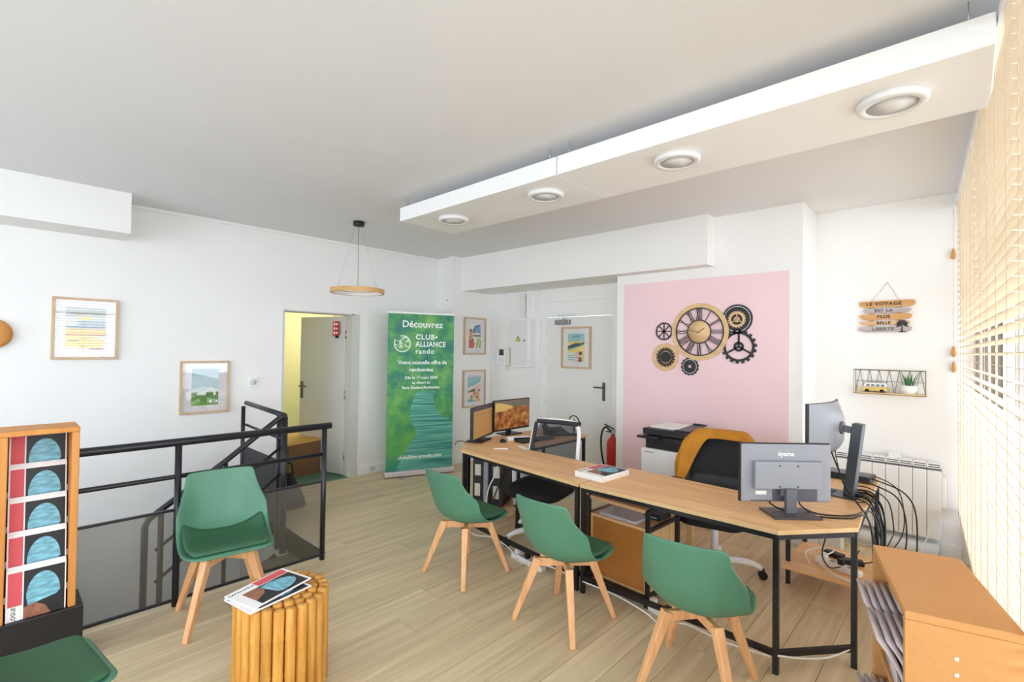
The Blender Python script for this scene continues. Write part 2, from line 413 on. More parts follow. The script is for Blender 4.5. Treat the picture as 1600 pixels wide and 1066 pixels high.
b = MB(); b.box(-.05, .05, -.004, .004, -.09, .09); b.build('plate', mat('sign_red', (196, 30, 38), .45), s)
b = MB(); b.m = 0
for zz in (-.055, .0, .055): b.box(-.035, -.008, -.0055, -.004, zz-.018, zz+.018); b.box(.008, .035, -.0055, -.004, zz-.012, zz+.012)
b.build('pictogram', PAPER, s)
b = MB(); b.box(-.01, .01, .0, .036, -.12, -.085); b.build('bracket', BLACK, s)
# door_2: closed white entrance door
b = MB(); b.box(EX0-.06, EX0+.02, YD-.022, YD-.001, 0, EZ-.02); b.box(EX1-.02, EX1+.06, YD-.022, YD-.001, 0, EZ-.02); b.box(EX0-.06, EX1+.06, YD-.022, YD-.001, EZ-.02, EZ+.05)
d2 = struct(b.build('door_2', WHITE_TRIM))
b = MB(); b.box(EX0+.022, EX1-.022, YD-.010, YD+.04, .008, EZ-.022)
leaf2 = b.build('leaf', mat('white_door_paint', (232, 231, 228), .5), d2, bevel=.003)
handle_set(leaf2, Matrix.Translation((-3.20, YD-.006, 1.10)), -1)
b = MB()
for z in (.2, .95, 1.5, 1.85): b.cyl((EX0+.012, YD-.03, z-.06), (EX0+.012, YD-.03, z+.06), .012, n=10)
b.build('hinge', WHITE_TRIM, d2)
b = MB(); b.box(-3.93, -3.70, YD-.055, YD-.006, 1.925, 1.985); cl = b.build('door_closer', mat('silver_paint', (150, 150, 152), .4, .6), d2, bevel=.008)
b = MB(); b.bar((-3.80, YD-.045, 2.0), (-3.88, YD-.10, 2.035), .018, .008); b.bar((-3.88, YD-.10, 2.035), (-3.60, YD-.04, 2.05), .018, .008)
b.cyl((-3.80, YD-.045, 1.98), (-3.80, YD-.045, 2.01), .012, n=10); b.build('closer_arm', CHROME, cl)

# stairwell ----------------------------------------------------------
GREYW = mat('stairwell_paint', (176, 174, 166), .8, var=.02, scale=3)
for nm, bx in (('right', (OX, OX+.12, OY0, OY1)), ('far', (XL, OX+.12, OY1, OY1+.12)), ('near', (XL, OX+.12, OY0-.12, OY0))):
    b = MB(); b.box(*bx, -2.5, -.25); struct(b.build('wall_stairwell_'+nm, GREYW))
b = MB(); b.box(XL-.2, OX+.12, OY0-.12, OY1+.12, -2.6, -2.5)
struct(b.build('floor_lower', mat('lower_floor_tile', (128, 122, 112), .6, var=.05, scale=5)))
b = MB(); b.box(OX, OX+.02, OY0, OY1, -.2, .004); b.box(XL, OX+.02, OY1, OY1+.02, -.2, .004)
struct(b.build('trim_5', mat('opening_nosing', (206, 200, 184), .45)))
st = thing('staircase', 'dark open staircase going down beside the black railing', 'staircase', (-3.97, OY1, 0))
TREAD = mat('tread_brown', (112, 96, 78), .6, var=.06, scale=14)
for i in range(9):
    y = -.25*i; z = -.18*(i+1)
    b = MB(); b.box(-.29, .29, y-.27, y-.01, z-.04, z); b.build('tread', TREAD, st, bevel=.004)
for s in (-.305, .305):
    b = MB(); b.bar((s, -.09, -.23), (s, -2.4, -1.90), .02, .2); b.build('stringer', BLACKM, st)

# room beyond the open door
YEL = mat('cream_yellow_paint', (240, 234, 196), .8)
b = MB(); b.box(-8.8, XL-.06, 1.3, 4.5, -.1, -.002)
struct(b.build('floor_beyond', mat('green_carpet', (92, 124, 108), .9, var=.06, scale=120)))
b = MB(); b.box(-8.9, -8.8, 1.3, 4.5, 0, 2.5); b.box(-8.8, XL-.2, 4.4, 4.5, 0, 2.5); b.box(-8.8, XL-.2, 1.3, 1.4, 0, 2.5)
struct(b.build('wall_beyond', YEL))
b = MB(); b.box(-8.9, XL-.2, 1.3, 4.5, 2.5, 2.6); struct(b.build('ceiling_beyond', mat('cream_ceiling', (238, 236, 214), .8)))
t = thing('ceiling_lamp', 'lit round ceiling lamp of the yellow room beyond the open door', 'lamp', (-7.5, 3.95, 2.5))
b = MB(); b.lathe([(.0, -.05), (.12, -.045), (.15, 0)], 20); b.build('lamp_shade', glow('lamp_glow', (255, 244, 190), 6), t)
lamp('next_room_lamp', 'POINT', (-7.5, 3.95, 2.25), 60, (1, .985, .88), shadow_soft_size=.15)
t = thing('wooden_bench', 'low honey wood bench seen through the open door', 'bench', (-6.30, 2.62, 0), radians(15))
b = MB(); b.box(-.3, .3, -.28, .28, .40, .43); b.build('seat', mat('bench_wood', (206, 158, 84), .5, var=.05, scale=20), t, bevel=.004)
for x in (-.28, .28):
    b = MB(); b.box(x-.015, x+.015, -.26, .26, .0, .40); b.build('leg', mat('bench_brown', (118, 86, 52), .6), t)
b = MB(); b.box(-.265, .265, -.02, .0, .05, .38); b.build('front_panel', mat('bench_brown', (0, 0, 0)), t)

# street outside the shop window
b = MB(); b.box(-2, 12, .4, 30, -.3, -.15); struct(inwin(b.build('ground_street', mat('pavement', (150, 148, 144), .9, var=.05, scale=3))))
# ---------------------------------------------------------------- blinds
LADDER = mat('blind_cord', (214, 190, 160), .7)
def blind(s0, s1, label):
    t = thing('venetian_blind', label, 'blind', WO, WRZ, 'wooden venetian blinds on the shop window')
    b = MB(); b.box(s0, s1, -.035, .035, 2.755, 2.80); b.build('headrail', WHITE_TRIM, t, bevel=.003)
    n = 50; z0, z1 = .435, 2.73; sl = None
    for i in range(n):
        z = z0 + (z1-z0)*i/(n-1)
        if sl is None:
            m = MB(); A = Matrix.Rotation(radians(-9), 4, 'X')
            m.box(s0+.004, s1-.004, -.025, .025, -.0014, .0014, A); sl = m.build('slat', SLAT, t); o = sl
        else: o = sl.copy(); COL.objects.link(o)
        o.location = (0, 0, z)
    b = MB(); b.box(s0, s1, -.026, .026, .395, .412); b.build('bottom_rail', SLAT, t, bevel=.003)
    k = max(3, int((s1-s0)/.36)+1)
    for i in range(k):
        s = s0+.12+(s1-s0-.24)*i/(k-1)
        b = MB()
        for y in (-.027, .027): b.cyl((s, y, .40), (s, y, 2.76), .0012, n=5, caps=False)
        b.build('ladder_cord', LADDER, t)
    return t
blind(.03, 1.50, 'pale wooden slat blind nearest the white corner wall')
blind(1.52, 2.98, 'middle pale wooden slat blind, behind the honey cabinet top')
blind(3.00, 4.48, 'wooden slat blind nearest the viewer at the right picture edge')
t = thing('blind_cord', 'wooden tassels on pull cords at the far end of the blinds', 'cord', WM @ Vector((-.0, -.045, 0)), WRZ)
b = MB(); b.cyl((0,0,2.75), (0,0,1.5), .0015, n=5); b.build('cord', LADDER, t)
for z in (2.38, 1.62, 1.50):
    b = MB(); b.lathe([(.004,.05),(.011,.03),(.015,-.02),(.006,-.035)], 12, Matrix.Translation((0,0,z))); b.build('tassel', mat('tassel_wood', (206, 152, 84), .5), t)
# ---------------------------------------------------------------- ceiling light panels
PY0, PY1, PZ0, PZ1 = 2.34, 2.93, 2.675, 2.79
PANELW = mat('panel_white', (243, 243, 243), .6)
def ceil_panel(x0, x1, label):
    t = thing('ceiling_panel', label, 'ceiling panel', ((x0+x1)/2, (PY0+PY1)/2, PZ0), 0, 'white panels hung below the ceiling')
    w = (x1-x0)/2; d = (PY1-PY0)/2; h = PZ1-PZ0
    b = MB(); b.box(-w, w, -d, d, 0, h); b.build('panel_body', PANELW, t, bevel=.004)
    for x in (-w+.07, w-.07):
        for y in (-d+.03, d-.03):
            b = MB(); b.cyl((x, y, h), (x, y, H-PZ0), .0022, n=6); b.tube([(x, y-.0, h), (x-.012, y, h+.02), (x, y, h+.04), (x+.012, y, h+.02)], .0022, 5, True); b.build('hook', CHROME, t)
ceil_panel(-3.53, -1.848, 'white hanging ceiling panel at the end over the clock wall side, far from the window')
ceil_panel(-1.84, .072, 'white hanging ceiling panel reaching the window blinds')
def downlight(x, label):
    t = thing('ceiling_light', label, 'ceiling light', (x, 2.575, PZ0), 0, 'round lights under the ceiling panels')
    b = MB(); b.lathe([(.124, 0), (.124, -.022), (.118, -.03), (.092, -.03), (.090, -.024)], 40); b.build('rim', mat('light_rim', (228, 228, 228), .35), t)
    b = MB(); b.lathe([(.0, -.0262), (.0905, -.0245)], 40); b.build('diffuser', glow('light_diffuser', (226, 225, 223), .02), t)
for x, l in ((-3.10, 'round white ceiling light at the far left end of the panels'), (-2.12, 'round white ceiling light second from the far left end'),
             (-1.18, 'round white ceiling light just right of the panel seam'), (-.235, 'round white ceiling light nearest the window blinds')): downlight(x, l)
# pendant
t = thing('pendant_lamp', 'round wooden ring pendant lamp hanging from a black ceiling rose', 'pendant lamp', (-4.50, 2.50, 0))
b = MB(); b.lathe([(.0, H-.045), (.05, H-.045), (.055, H-.04), (.055, H)], 24); b.build('ceiling_rose', BLACK, t)
zr = 2.165
b = MB(); b.cyl((0,0,H-.04), (0,0.0,zr+.02), .003, n=6); b.bar((-.005,-.25,zr+.018),(.005,.25,zr+.018),.004); b.build('cord', mat('grey_cord', (110, 110, 112), .5), t)
b = MB(); b.ring(circ(.262, 56), circ(.245, 56), zr-.022, zr+.022); rg = b.build('ring', wood('ring_wood', (196, 150, 88), (218, 176, 116), 'x', .45, 8), t)
b = MB(); b.ring(circ(.245, 56), circ(.236, 56), zr-.02, zr+.012); b.build('light_strip', glow('strip', (226, 224, 220), .1), rg)
b = MB()
for a in (.3, 3.6): b.cyl((.035*cos(a), .035*sin(a), H-.04), (.25*cos(a), .25*sin(a), zr+.02), .0012, n=5)
b.build('suspension_wire', CHROME, t)

# ---------------------------------------------------------------- railings
RX = -3.55
MESH = sheer('perforated_dark_sheet', (112, 108, 96), .66, .6)
t = thing('railing', 'long black metal railing with mesh infill along the stairwell edge', 'railing', (RX, 1.72, 0))
def rod(name, p, q, r, par, m=RAIL):
    b = MB(); b.cyl(p, q, r, n=14); return b.build(name, m, par)
rod('handrail', (0, -2.6, 1.0), (0, .05, 1.0), .024, t); rod('mid_rail', (0, -2.6, .79), (0, 0, .79), .014, t)
for y in (0, -.93, -1.9): rod('post', (0, y, -.18), (0, y, .985), .019, t)
for y0, y1 in ((-.91, -.02), (-1.88, -.95), (-2.6, -1.92)):
    b = MB(); b.box(-.002, .002, y0, y1, .045, .585); pn = b.build('mesh_panel', MESH, t)
    for z in (.58, .03):
        b = MB(); b.box(-.008, .008, y0, y1, z, z+.015); b.build('panel_edge', RAIL, pn)
t = thing('railing', 'short black railing with dark mesh beside the open door', 'railing', (-4.31, 1.73, 0))
rod('handrail', (-1.03, .03, 1.02), (.0, 0, 1.0), .022, t); rod('mid_rail', (-1.03, .03, .80), (0, 0, .79), .013, t)
for x in (-1.02, -.12, 0): rod('post', (x, 0, -.18), (x, 0, .99), .019 if x else .026, t)
b = MB(); b.box(-1.0, -.03, -.002, .002, .02, .60); pn = b.build('mesh_panel', sheer('dark_sheet', (40, 40, 44), .12, .6), t)
t = thing('stair_handrail', 'sloping black handrail going down with the stairs', 'handrail', (-4.31, 1.73, 0))
b = MB(); b.tube(smooth_path([(0,0,1.0),(0,-.06,.97),(0,-.48,.66)],4)+[Vector((0,-.90,.37)),Vector((0,-.945,.335)),Vector((0,-.965,.29)),Vector((0,-.968,-.55))], .022, 12); b.build('handrail', RAIL, t)
for dz in (.27, .50): rod('mid_rail', (0,-.03,1.0-dz), (0,-.90,.37-dz), .012, t)
rod('post', (0,-.87,.37), (0,-.87,-.62), .019, t); rod('post', (0,-.45,.66), (0,-.45,-.35), .016, t)
# dark bag by the railing
t = thing('bag', 'black soft bag slumped on the floor by the open door railing', 'bag', (-4.98, 2.02, 0), radians(30))
b = MB(); rows = []
for j in range(9):
    v = j/8; row = []
    for i in range(21):
        a = 2*pi*i/20; r = (.17*(1-.55*v**1.6))*(1+.10*sin(3*a+4*v)+.05*sin(7*a)); row.append((r*1.1*cos(a), r*.75*sin(a), .015+.30*v+.035*v*cos(2*a+1)))
    rows.append(row)
b.grid(rows); b.add(rows[-1][:-1], [tuple(range(20))]); b.add(rows[0][:-1], [tuple(range(20))[::-1]]); b.build('bag_body', BLACKFAB, t)
b = MB(); b.tube(smooth_path([(-.06,0,.30),(-.05,.02,.40),(.03,.02,.43),(.08,.0,.36),(.07,0,.29)],5), .009, 7); b.build('strap', BLACKFAB, t)
b = MB(); b.box(-.10,.10,-.135,-.10,.06,.20); b.build('pocket', BLACKFAB, t, bevel=.012)

# ---------------------------------------------------------------- roll-up banner
ang = atan2(4.113-3.288, -4.885+5.203)
t = thing('rollup_banner', 'tall green roll-up banner with white lettering standing by the left wall', 'banner', (-5.044, 3.70, 0), ang)
b = MB(); b.box(-.445, .445, -.045, .045, .012, .075); b.build('base', mat('banner_aluminium', (226, 216, 220), .35, .3), t, bevel=.012)
b = MB()
for x in (-.25, .25): b.box(x-.02, x+.02, -.13, .13, 0, .012)
b.build('foot', CHROME, t)
b = MB(); b.cyl((0,.02,.07), (0,.02,2.03), .009, n=8); b.build('pole', CHROME, t)
BH = 2.03
m = bpy.data.materials.new('banner_foliage'); m.use_nodes = True; nt = m.node_tree; pb = nt.nodes['Principled BSDF']; pb.inputs['Roughness'].default_value = .5
tc = nt.nodes.new('ShaderNodeTexCoord'); n1 = nt.nodes.new('ShaderNodeTexNoise'); n1.inputs['Scale'].default_value = 4.5; n1.inputs['Detail'].default_value = 8; n1.inputs['Roughness'].default_value = .62
nt.links.new(tc.outputs['Object'], n1.inputs['Vector'])
sx = nt.nodes.new('ShaderNodeSeparateXYZ'); nt.links.new(tc.outputs['Object'], sx.inputs[0])
ra = nt.nodes.new('ShaderNodeValToRGB'); e = ra.color_ramp.elements; e[0].position = .36; e[0].color = lin((38, 112, 112)); e[1].position = .66; e[1].color = lin((130, 184, 92))
q = e.new(.5); q.color = lin((66, 148, 92)); nt.links.new(n1.outputs[0], ra.inputs[0])
rb = nt.nodes.new('ShaderNodeValToRGB'); e = rb.color_ramp.elements; e[0].position = .3; e[0].color = lin((52, 140, 92)); e[1].position = .7; e[1].color = lin((118, 190, 76))
nt.links.new(n1.outputs[0], rb.inputs[0])
mr = nt.nodes.new('ShaderNodeMapRange'); mr.inputs[1].default_value = .35; mr.inputs[2].default_value = 1.25; nt.links.new(sx.outputs['Z'], mr.inputs[0])
mx = nt.nodes.new('ShaderNodeMixRGB'); nt.links.new(mr.outputs[0], mx.inputs[0]); nt.links.new(rb.outputs[0], mx.inputs[1]); nt.links.new(ra.outputs[0], mx.inputs[2])
mr2 = nt.nodes.new('ShaderNodeMapRange'); mr2.inputs[1].default_value = .32; mr2.inputs[2].default_value = .08; nt.links.new(sx.outputs['Z'], mr2.inputs[0])
mx2 = nt.nodes.new('ShaderNodeMixRGB'); mx2.inputs[2].default_value = lin((40, 140, 122)); nt.links.new(mr2.outputs[0], mx2.inputs[0]); nt.links.new(mx.outputs[0], mx2.inputs[1])
nt.links.new(mx2.outputs[0], pb.inputs['Base Color'])
b = MB(); b.box(-.425, .425, -.0012, .0012, .07, BH); sh = b.build('sheet', m, t)
b = MB(); b.box(-.43, .43, -.008, .008, BH-.005, BH+.02); b.build('top_bar', WHITE_PLASTIC, t, bevel=.004)
# boardwalk printed on the sheet
m = bpy.data.materials.new('banner_boardwalk'); m.use_nodes = True; nt = m.node_tree; pb = nt.nodes['Principled BSDF']; pb.inputs['Roughness'].default_value = .5
tc = nt.nodes.new('ShaderNodeTexCoord'); mp = nt.nodes.new('ShaderNodeMapping'); mp.inputs['Scale'].default_value = (1.2, 1, 42); nt.links.new(tc.outputs['Object'], mp.inputs[0])
n1 = nt.nodes.new('ShaderNodeTexNoise'); n1.inputs['Scale'].default_value = 1; n1.inputs['Detail'].default_value = 4; nt.links.new(mp.outputs[0], n1.inputs['Vector'])
ra = nt.nodes.new('ShaderNodeValToRGB'); e = ra.color_ramp.elements; e[0].position = .35; e[0].color = lin((36, 122, 112)); e[1].position = .6; e[1].color = lin((112, 190, 170)); nt.links.new(n1.outputs[0], ra.inputs[0]); nt.links.new(ra.outputs[0], pb.inputs['Base Color'])
L_ = [(-.05,1.05),(-.10,.95),(-.14,.80),(-.12,.66),(-.06,.58),(-.06,.50),(-.14,.38),(-.25,.20),(-.30,.08)]
R_ = [(.425,.08),(.425,.35),(.425,.66),(.26,.74),(.18,.86),(.16,.98),(.20,1.05)]
b = MB(); b.add([(x,-.0022,z) for x,z in L_+R_], [tuple(range(len(L_+R_)))]); b.build('boardwalk_print', m, sh)
BW = mat('banner_white_print', (236, 248, 240), .5)
def btxt(body, z, size, x=0, bold=.0, al='CENTER', sp=1, sxx=1): text('lettering', body, size, BW, sh, Matrix.Translation((x, -.0028, z)) @ UP, .0003, al, bold, sp, sxx)
btxt('Découvrez', 1.895, .118, .01, .0022)
btxt('CLUB•', 1.735, .092, -.08, .003, 'LEFT', 1.15); btxt('ALLIANCE', 1.645, .092, -.08, .003, 'LEFT', 1.12, .86); btxt('rando', 1.555, .088, -.08, .0015, 'LEFT', 1.2)
btxt('Votre nouvelle offre de', 1.415, .066, .02, .0015); btxt('randonnées', 1.325, .066, .0, .0015)
btxt('Dès le 17 mars 2024', 1.225, .05, .0, .0012); btxt('au départ de', 1.163, .046, .0, .001); btxt('Paris Denfert-Rochereau', 1.10, .048, .0, .0012)
btxt('cluballiancerando.com', .235, .062, .0, .0018)
b = MB()   # round globe emblem of swirling strokes
cx, cz = -.245, 1.65; R = .105
for k in range(28):
    a0, a1 = 2*pi*k/32+2.6, 2*pi*(k+1)/32+2.6
    b.add([(cx+r*cos(a), -.0028, cz+r*sin(a)) for a in (a0, a1) for r in (R-.012, R)], [(0,1,3,2)])
random.seed(3)
for k in range(9):
    a = random.random()*6.28; r0 = random.random()*.06; px, pz = cx+r0*cos(a), cz+r0*sin(a); th = random.random()*6.28
    pts = []
    for j in range(7): th += .45*(1 if k%2 else -1); px += .014*cos(th); pz += .014*sin(th); pts.append((px,pz,th))
    for j in range(6):
        w = .007*sin(pi*(j+.6)/7); w2 = .007*sin(pi*(j+1.6)/7)
        (x1,z1,t1),(x2,z2,t2) = pts[j],pts[j+1]
        if (x2-cx)**2+(z2-cz)**2 > .0090: break
        b.add([(x1-w*sin(t1),-.0028,z1+w*cos(t1)),(x1+w*sin(t1),-.0028,z1-w*cos(t1)),(x2+w2*sin(t2),-.0028,z2-w2*cos(t2)),(x2-w2*sin(t2),-.0028,z2+w2*cos(t2))],[(0,1,2,3)])
b.build('emblem', BW, sh)

# ---------------------------------------------------------------- pictures
def picture(label, loc, rz, w, h, aw, ah, art, group, fr=.02, glass=True):
    t = thing('framed_picture', label, 'picture', loc, rz, group)
    for x0, x1, z0, z1 in ((-w/2, w/2, h/2-fr, h/2), (-w/2, w/2, -h/2, -h/2+fr), (-w/2, -w/2+fr, -h/2+fr, h/2-fr), (w/2-fr, w/2, -h/2+fr, h/2-fr)):
        b = MB(); b.box(x0, x1, -.028, 0, z0, z1); b.build('frame_bar', FRAMEWOOD, t, bevel=.0015)
    b = MB(); b.box(-w/2+fr, w/2-fr, -.012, -.002, -h/2+fr, h/2-fr); b.build('mount', mat('mount_board', (234, 230, 230), .7), t)
    b = MB(); ms = []
    for k, (col, poly) in enumerate(art):
        m = mat('print_%d_%d_%d' % col, col, .55)
        if m not in ms: ms.append(m)
        b.m = ms.index(m); b.add([((x-.5)*aw, -.0125-.00025*k, (z-.5)*ah) for x, z in poly], [tuple(range(len(poly)))])
    b.build('print', ms, t)
    if glass: b = MB(); b.box(-w/2+fr, w/2-fr, -.021, -.019, -h/2+fr, h/2-fr); b.build('glass', GLASSF, t)
    return t
def q(x0, z0, x1, z1): return [(x0,z0),(x1,z0),(x1,z1),(x0,z1)]
def disc(cx, cz, rx, rz, n=18): return [(cx+rx*cos(2*pi*i/n), cz+rz*sin(2*pi*i/n)) for i in range(n)]
art1 = [((206,208,196), q(0,0,1,1)), ((176,184,178), q(0,.78,1,1)), ((150,158,152), q(.1,.84,.9,.87)), ((232,206,90), q(.3,.72,.62,.79)), ((150,164,170), q(.3,.52,1,.7)), ((118,138,160), q(0,.5,1,.56)),
        ((228,192,78), q(0,.38,1,.5)), ((196,140,70), q(0,.33,1,.38)), ((236,208,96), [(0,.06),(.9,.02),(.98,.2),(.7,.32),(0,.33)]), ((196,160,70), disc(.48,.17,.16,.11)), ((236,208,96), disc(.48,.17,.12,.08)), ((150,110,60), q(.05,.2,.3,.23)), ((120,60,70), q(.62,.0,.95,.035))]
art2 = [((150,182,188), q(0,0,1,1)), ((168,196,200), q(0,.4,1,.8)), ((206,220,220), [(0,.45),(.4,.52),(1,.44),(1,.36),(0,.36)]), ((104,150,70), q(0,0,1,.36)), ((64,112,48), q(0,.26,1,.34)), ((238,238,228), [(.2,.28),(.52,.27),(.55,.37),(.7,.45),(.8,.38),(.82,.26),(.9,.28),(.9,.33),(.85,.42),(.72,.5),(.5,.4),(.2,.34)]), ((238,238,228), disc(.7,.1,.05,.04)), ((238,238,228), disc(.93,.1,.04,.03)), ((120,170,74), [(0,.0),(.6,.02),(.3,.16),(0,.14)])]
art3 = [((240,236,226), q(0,0,1,1)), ((96,138,184), [(.25,.72),(.5,.95),(.95,1),(1,.55),(.4,.55)]), ((120,160,196), [(.5,.8),(.95,.95),(1,.75),(.6,.68)]), ((240,232,200), [(.3,.6),(.7,.66),(1,.6),(1,.56),(.3,.54)]), ((52,92,84), q(.35,.49,1,.55)), ((214,222,190), q(.3,.36,1,.49)), ((226,146,78), [(0,.42),(.12,.86),(.28,.7),(.32,.3),(0,.2)]), ((214,92,78), [(0,0),(.4,0),(.5,.2),(.2,.34),(0,.24)]), ((64,48,52), disc(.12,.72,.09,.05)), ((64,48,52), disc(.32,.32,.08,.05)), ((64,48,52), disc(.1,.28,.07,.04)), ((120,168,110), [(.5,0),(1,0),(1,.34),(.7,.4)]), ((232,210,130), [(.45,0),(.62,0),(.78,.36),(.66,.38)]), ((240,240,232), [(.72,0),(.8,0),(.94,.3),(.9,.33)])]
art4 = [((236,226,216), q(0,0,1,1)), ((132,186,196), [(0,.55),(.5,.62),(1,.78),(1,.94),(0,.94)]), ((206,206,206), q(0,.94,1,1)), ((150,196,200), [(.1,.7),(.6,.78),(.9,.9),(.1,.9)]), ((234,200,186), [(.3,.5),(1,.7),(1,.4),(.3,.35)]), ((100,110,70), [(0,.4),(.5,.5),(.6,.44),(.55,.36),(0,.34)]), ((226,170,120), q(.2,.1,.9,.38)), ((240,220,200), q(.05,.2,.4,.36)), ((206,110,90), q(.4,.28,.6,.34)), ((64,52,56), disc(.86,.42,.06,.05)), ((64,52,56), disc(.3,.2,.05,.04)), ((64,52,56), disc(.72,.16,.05,.04)), ((112,160,176), q(0,0,.6,.1)), ((240,180,120), q(.6,0,1,.1)), ((240,240,236), disc(.5,.1,.1,.06))]
art5 = [((236,208,108), q(0,0,1,1)), ((150,200,204), q(0,.72,1,1)), ((104,160,166), [(.3,.86),(.75,.88),(.75,.94),(.3,.92)]), ((46,84,88), [(0,.55),(.2,.6),(.45,.66),(.7,.66),(1,.7),(1,.62),(.6,.55),(0,.46)]), ((88,160,160), [(0,.45),(.6,.56),(1,.6),(.6,.52),(0,.4)]), ((226,234,226), [(0,.62),(.4,.64),(0,.6)]), ((238,216,120), [(0,.34),(1,.6),(1,.4),(.3,.28)]), ((214,232,226), [(0,0),(.6,0),(.5,.32),(0,.32)]), ((120,176,160), q(.02,.06,.4,.085)), ((120,176,160), q(.02,.13,.42,.155)), ((120,176,160), q(.02,.2,.44,.225)), ((236,176,180), [(.42,.0),(.7,0),(.75,.36),(.45,.34)]), ((240,236,232), q(.43,.08,.7,.11)), ((240,236,232), q(.43,.2,.7,.23)), ((50,42,48), disc(.78,.3,.09,.07)), ((150,70,60), q(.66,0,.86,.16)), ((50,42,48), q(.66,0,.86,.06))]
G = 'oak framed travel prints'
picture('oak framed print in yellow and grey, highest and leftmost on the left wall', (XL, .535, 1.727), pi/2, .435, .525, .26, .36, art1, G)
picture('oak framed print with green meadow, lower on the left wall beside the railing', (XL, 1.443, 1.183), pi/2, .43, .52, .235, .36, art2, G)
picture('upper oak framed print of bathers under blue parasol, right of the banner', (-5.17, 4.71, 1.78), pi/2, .42, .53, .225, .34, art3, G)
picture('lower oak framed print of a pale coastal town, above the left monitors', (-5.17, 4.71, 1.03), pi/2, .43, .53, .25, .37, art4, G)
picture('oak framed beach print hanging on the white entrance door', (-3.61, YD-.006, 1.63), 0, .455, .53, .255, .355, art5, G, .024)
# wooden round thing at the left picture edge
t = thing('wooden_wall_hook', 'rounded honey wood disc on the left wall at the picture edge', 'wall decoration', (XL, -.02, 1.668), pi/2)
b = MB(); b.lathe([(.0, .05), (.09, .048), (.115, .035), (.118, .018), (.10, .0), (0, 0)], 32, Matrix.Rotation(pi/2, 4, 'X')); b.build('disc', RACKWOOD, t)
# thermostat, socket
t = thing('thermostat', 'small white round-dial thermostat on the left wall beside the door', 'thermostat', (XL, 1.888, 1.215), pi/2)
b = MB(); b.box(-.045, .045, -.018, 0, -.055, .055); b.build('housing', WHITE_PLASTIC, t, bevel=.004)
b = MB(); b.lathe([(.0,.034),(.026,.033),(.030,.018)], 24, Matrix.Rotation(pi/2,4,'X')); b.build('dial', mat('dial_grey', (206,206,204), .4), t)
t = thing('wall_socket', 'round white low socket on the baseboard left of the banner', 'socket', (XL+.014, 3.33, .057), pi/2)
b = MB(); b.lathe([(.0,.012),(.028,.012),(.032,.0)], 20, Matrix.Rotation(pi/2,4,'X')); b.build('cover', mat('dial_grey', (0,0,0)), t)
# ---------------------------------------------------------------- visitor chairs
PROF = [(.245,.430,.150,0,0),(.243,.436,.176,0,0),(.232,.442,.205,0,0),(.19,.438,.228,0,0),(.10,.416,.240,0,.012),(.0,.402,.245,0,.036),(-.09,.405,.246,.012,.085),
        (-.158,.437,.246,.055,.125),(-.203,.505,.240,.098,.105),(-.226,.585,.228,.088,.055),(-.243,.665,.212,.062,.02),(-.257,.738,.197,.042,0),(-.266,.784,.189,.034,.004),(-.269,.800,.180,.032,.004),(-.270,.807,.160,.026,.0)]
def shell_rows(prof, inset=1, dz=0, n=14):
    rows = []
    for y, z, hw, fy, uz in prof:
        row = []
        for i in range(n+1):
            u = -1+2*i/n; k = abs(u*inset)**2.3
            row.append((hw*inset*math.copysign(abs(u)**.92, u), y+fy*k, z+uz*k+dz))
        rows.append(row)
    return rows
def make_chair(label, loc, rz):
    t = thing('visitor_chair', label, 'chair', loc, rz, 'green shell chairs with beech legs')
    b = MB(); b.grid(shell_rows(PROF)); b.build('shell', GREEN, t, solid=.013, sub=1)
    b = MB(); pr = [(.226,.452,.192,0,0),(.19,.456,.212,0,0),(.10,.446,.226,0,.004),(.0,.438,.230,0,.022),(-.09,.440,.232,.012,.065),(-.150,.464,.228,.035,.095)]
    b.grid(shell_rows(pr, .95, .004)); b.build('cushion', GREENPAD, t, solid=.026, sub=1)
    for sx in (-1, 1):
        for sy in (-1, 1):
            b = MB(); b.bar((sx*.112, sy*.112, .385), (sx*.214, sy*.214, 0), .05, .044, (sx, -sy, 0), .027, .030); b.build('leg', BEECH, t, bevel=.005)
    b = MB(); b.bar((-.125,-.125,.362), (.125,.125,.362), .026, .05); b.bar((-.125,.125,.362), (.125,-.125,.362), .026, .048); b.build('leg_frame', BEECH, t, bevel=.003)
    b = MB(); b.box(-.04,.04,-.04,.04,.383,.398); b.build('mounting_plate', BLACK, t)
    return t
ch = make_chair('green shell chair facing the left end of the desk beside the banner', (-2.64, 2.356, 0), 0)
ch.scale = (1, 1, .935)
dup(ch, (-1.762, 2.358, 0), radians(1), 'green shell chair in the middle of the three at the desk')
dup(ch, (-.955, 2.355, 0), radians(7), 'green shell chair nearest the right end of the desk')
dup(ch, (-3.235, .972, 0), radians(-98), 'green shell chair with its back to the black railing').scale = (1, 1, 1)
dup(ch, (-2.385, .065, 0), radians(8), 'green shell chair cut off at the bottom left picture corner')

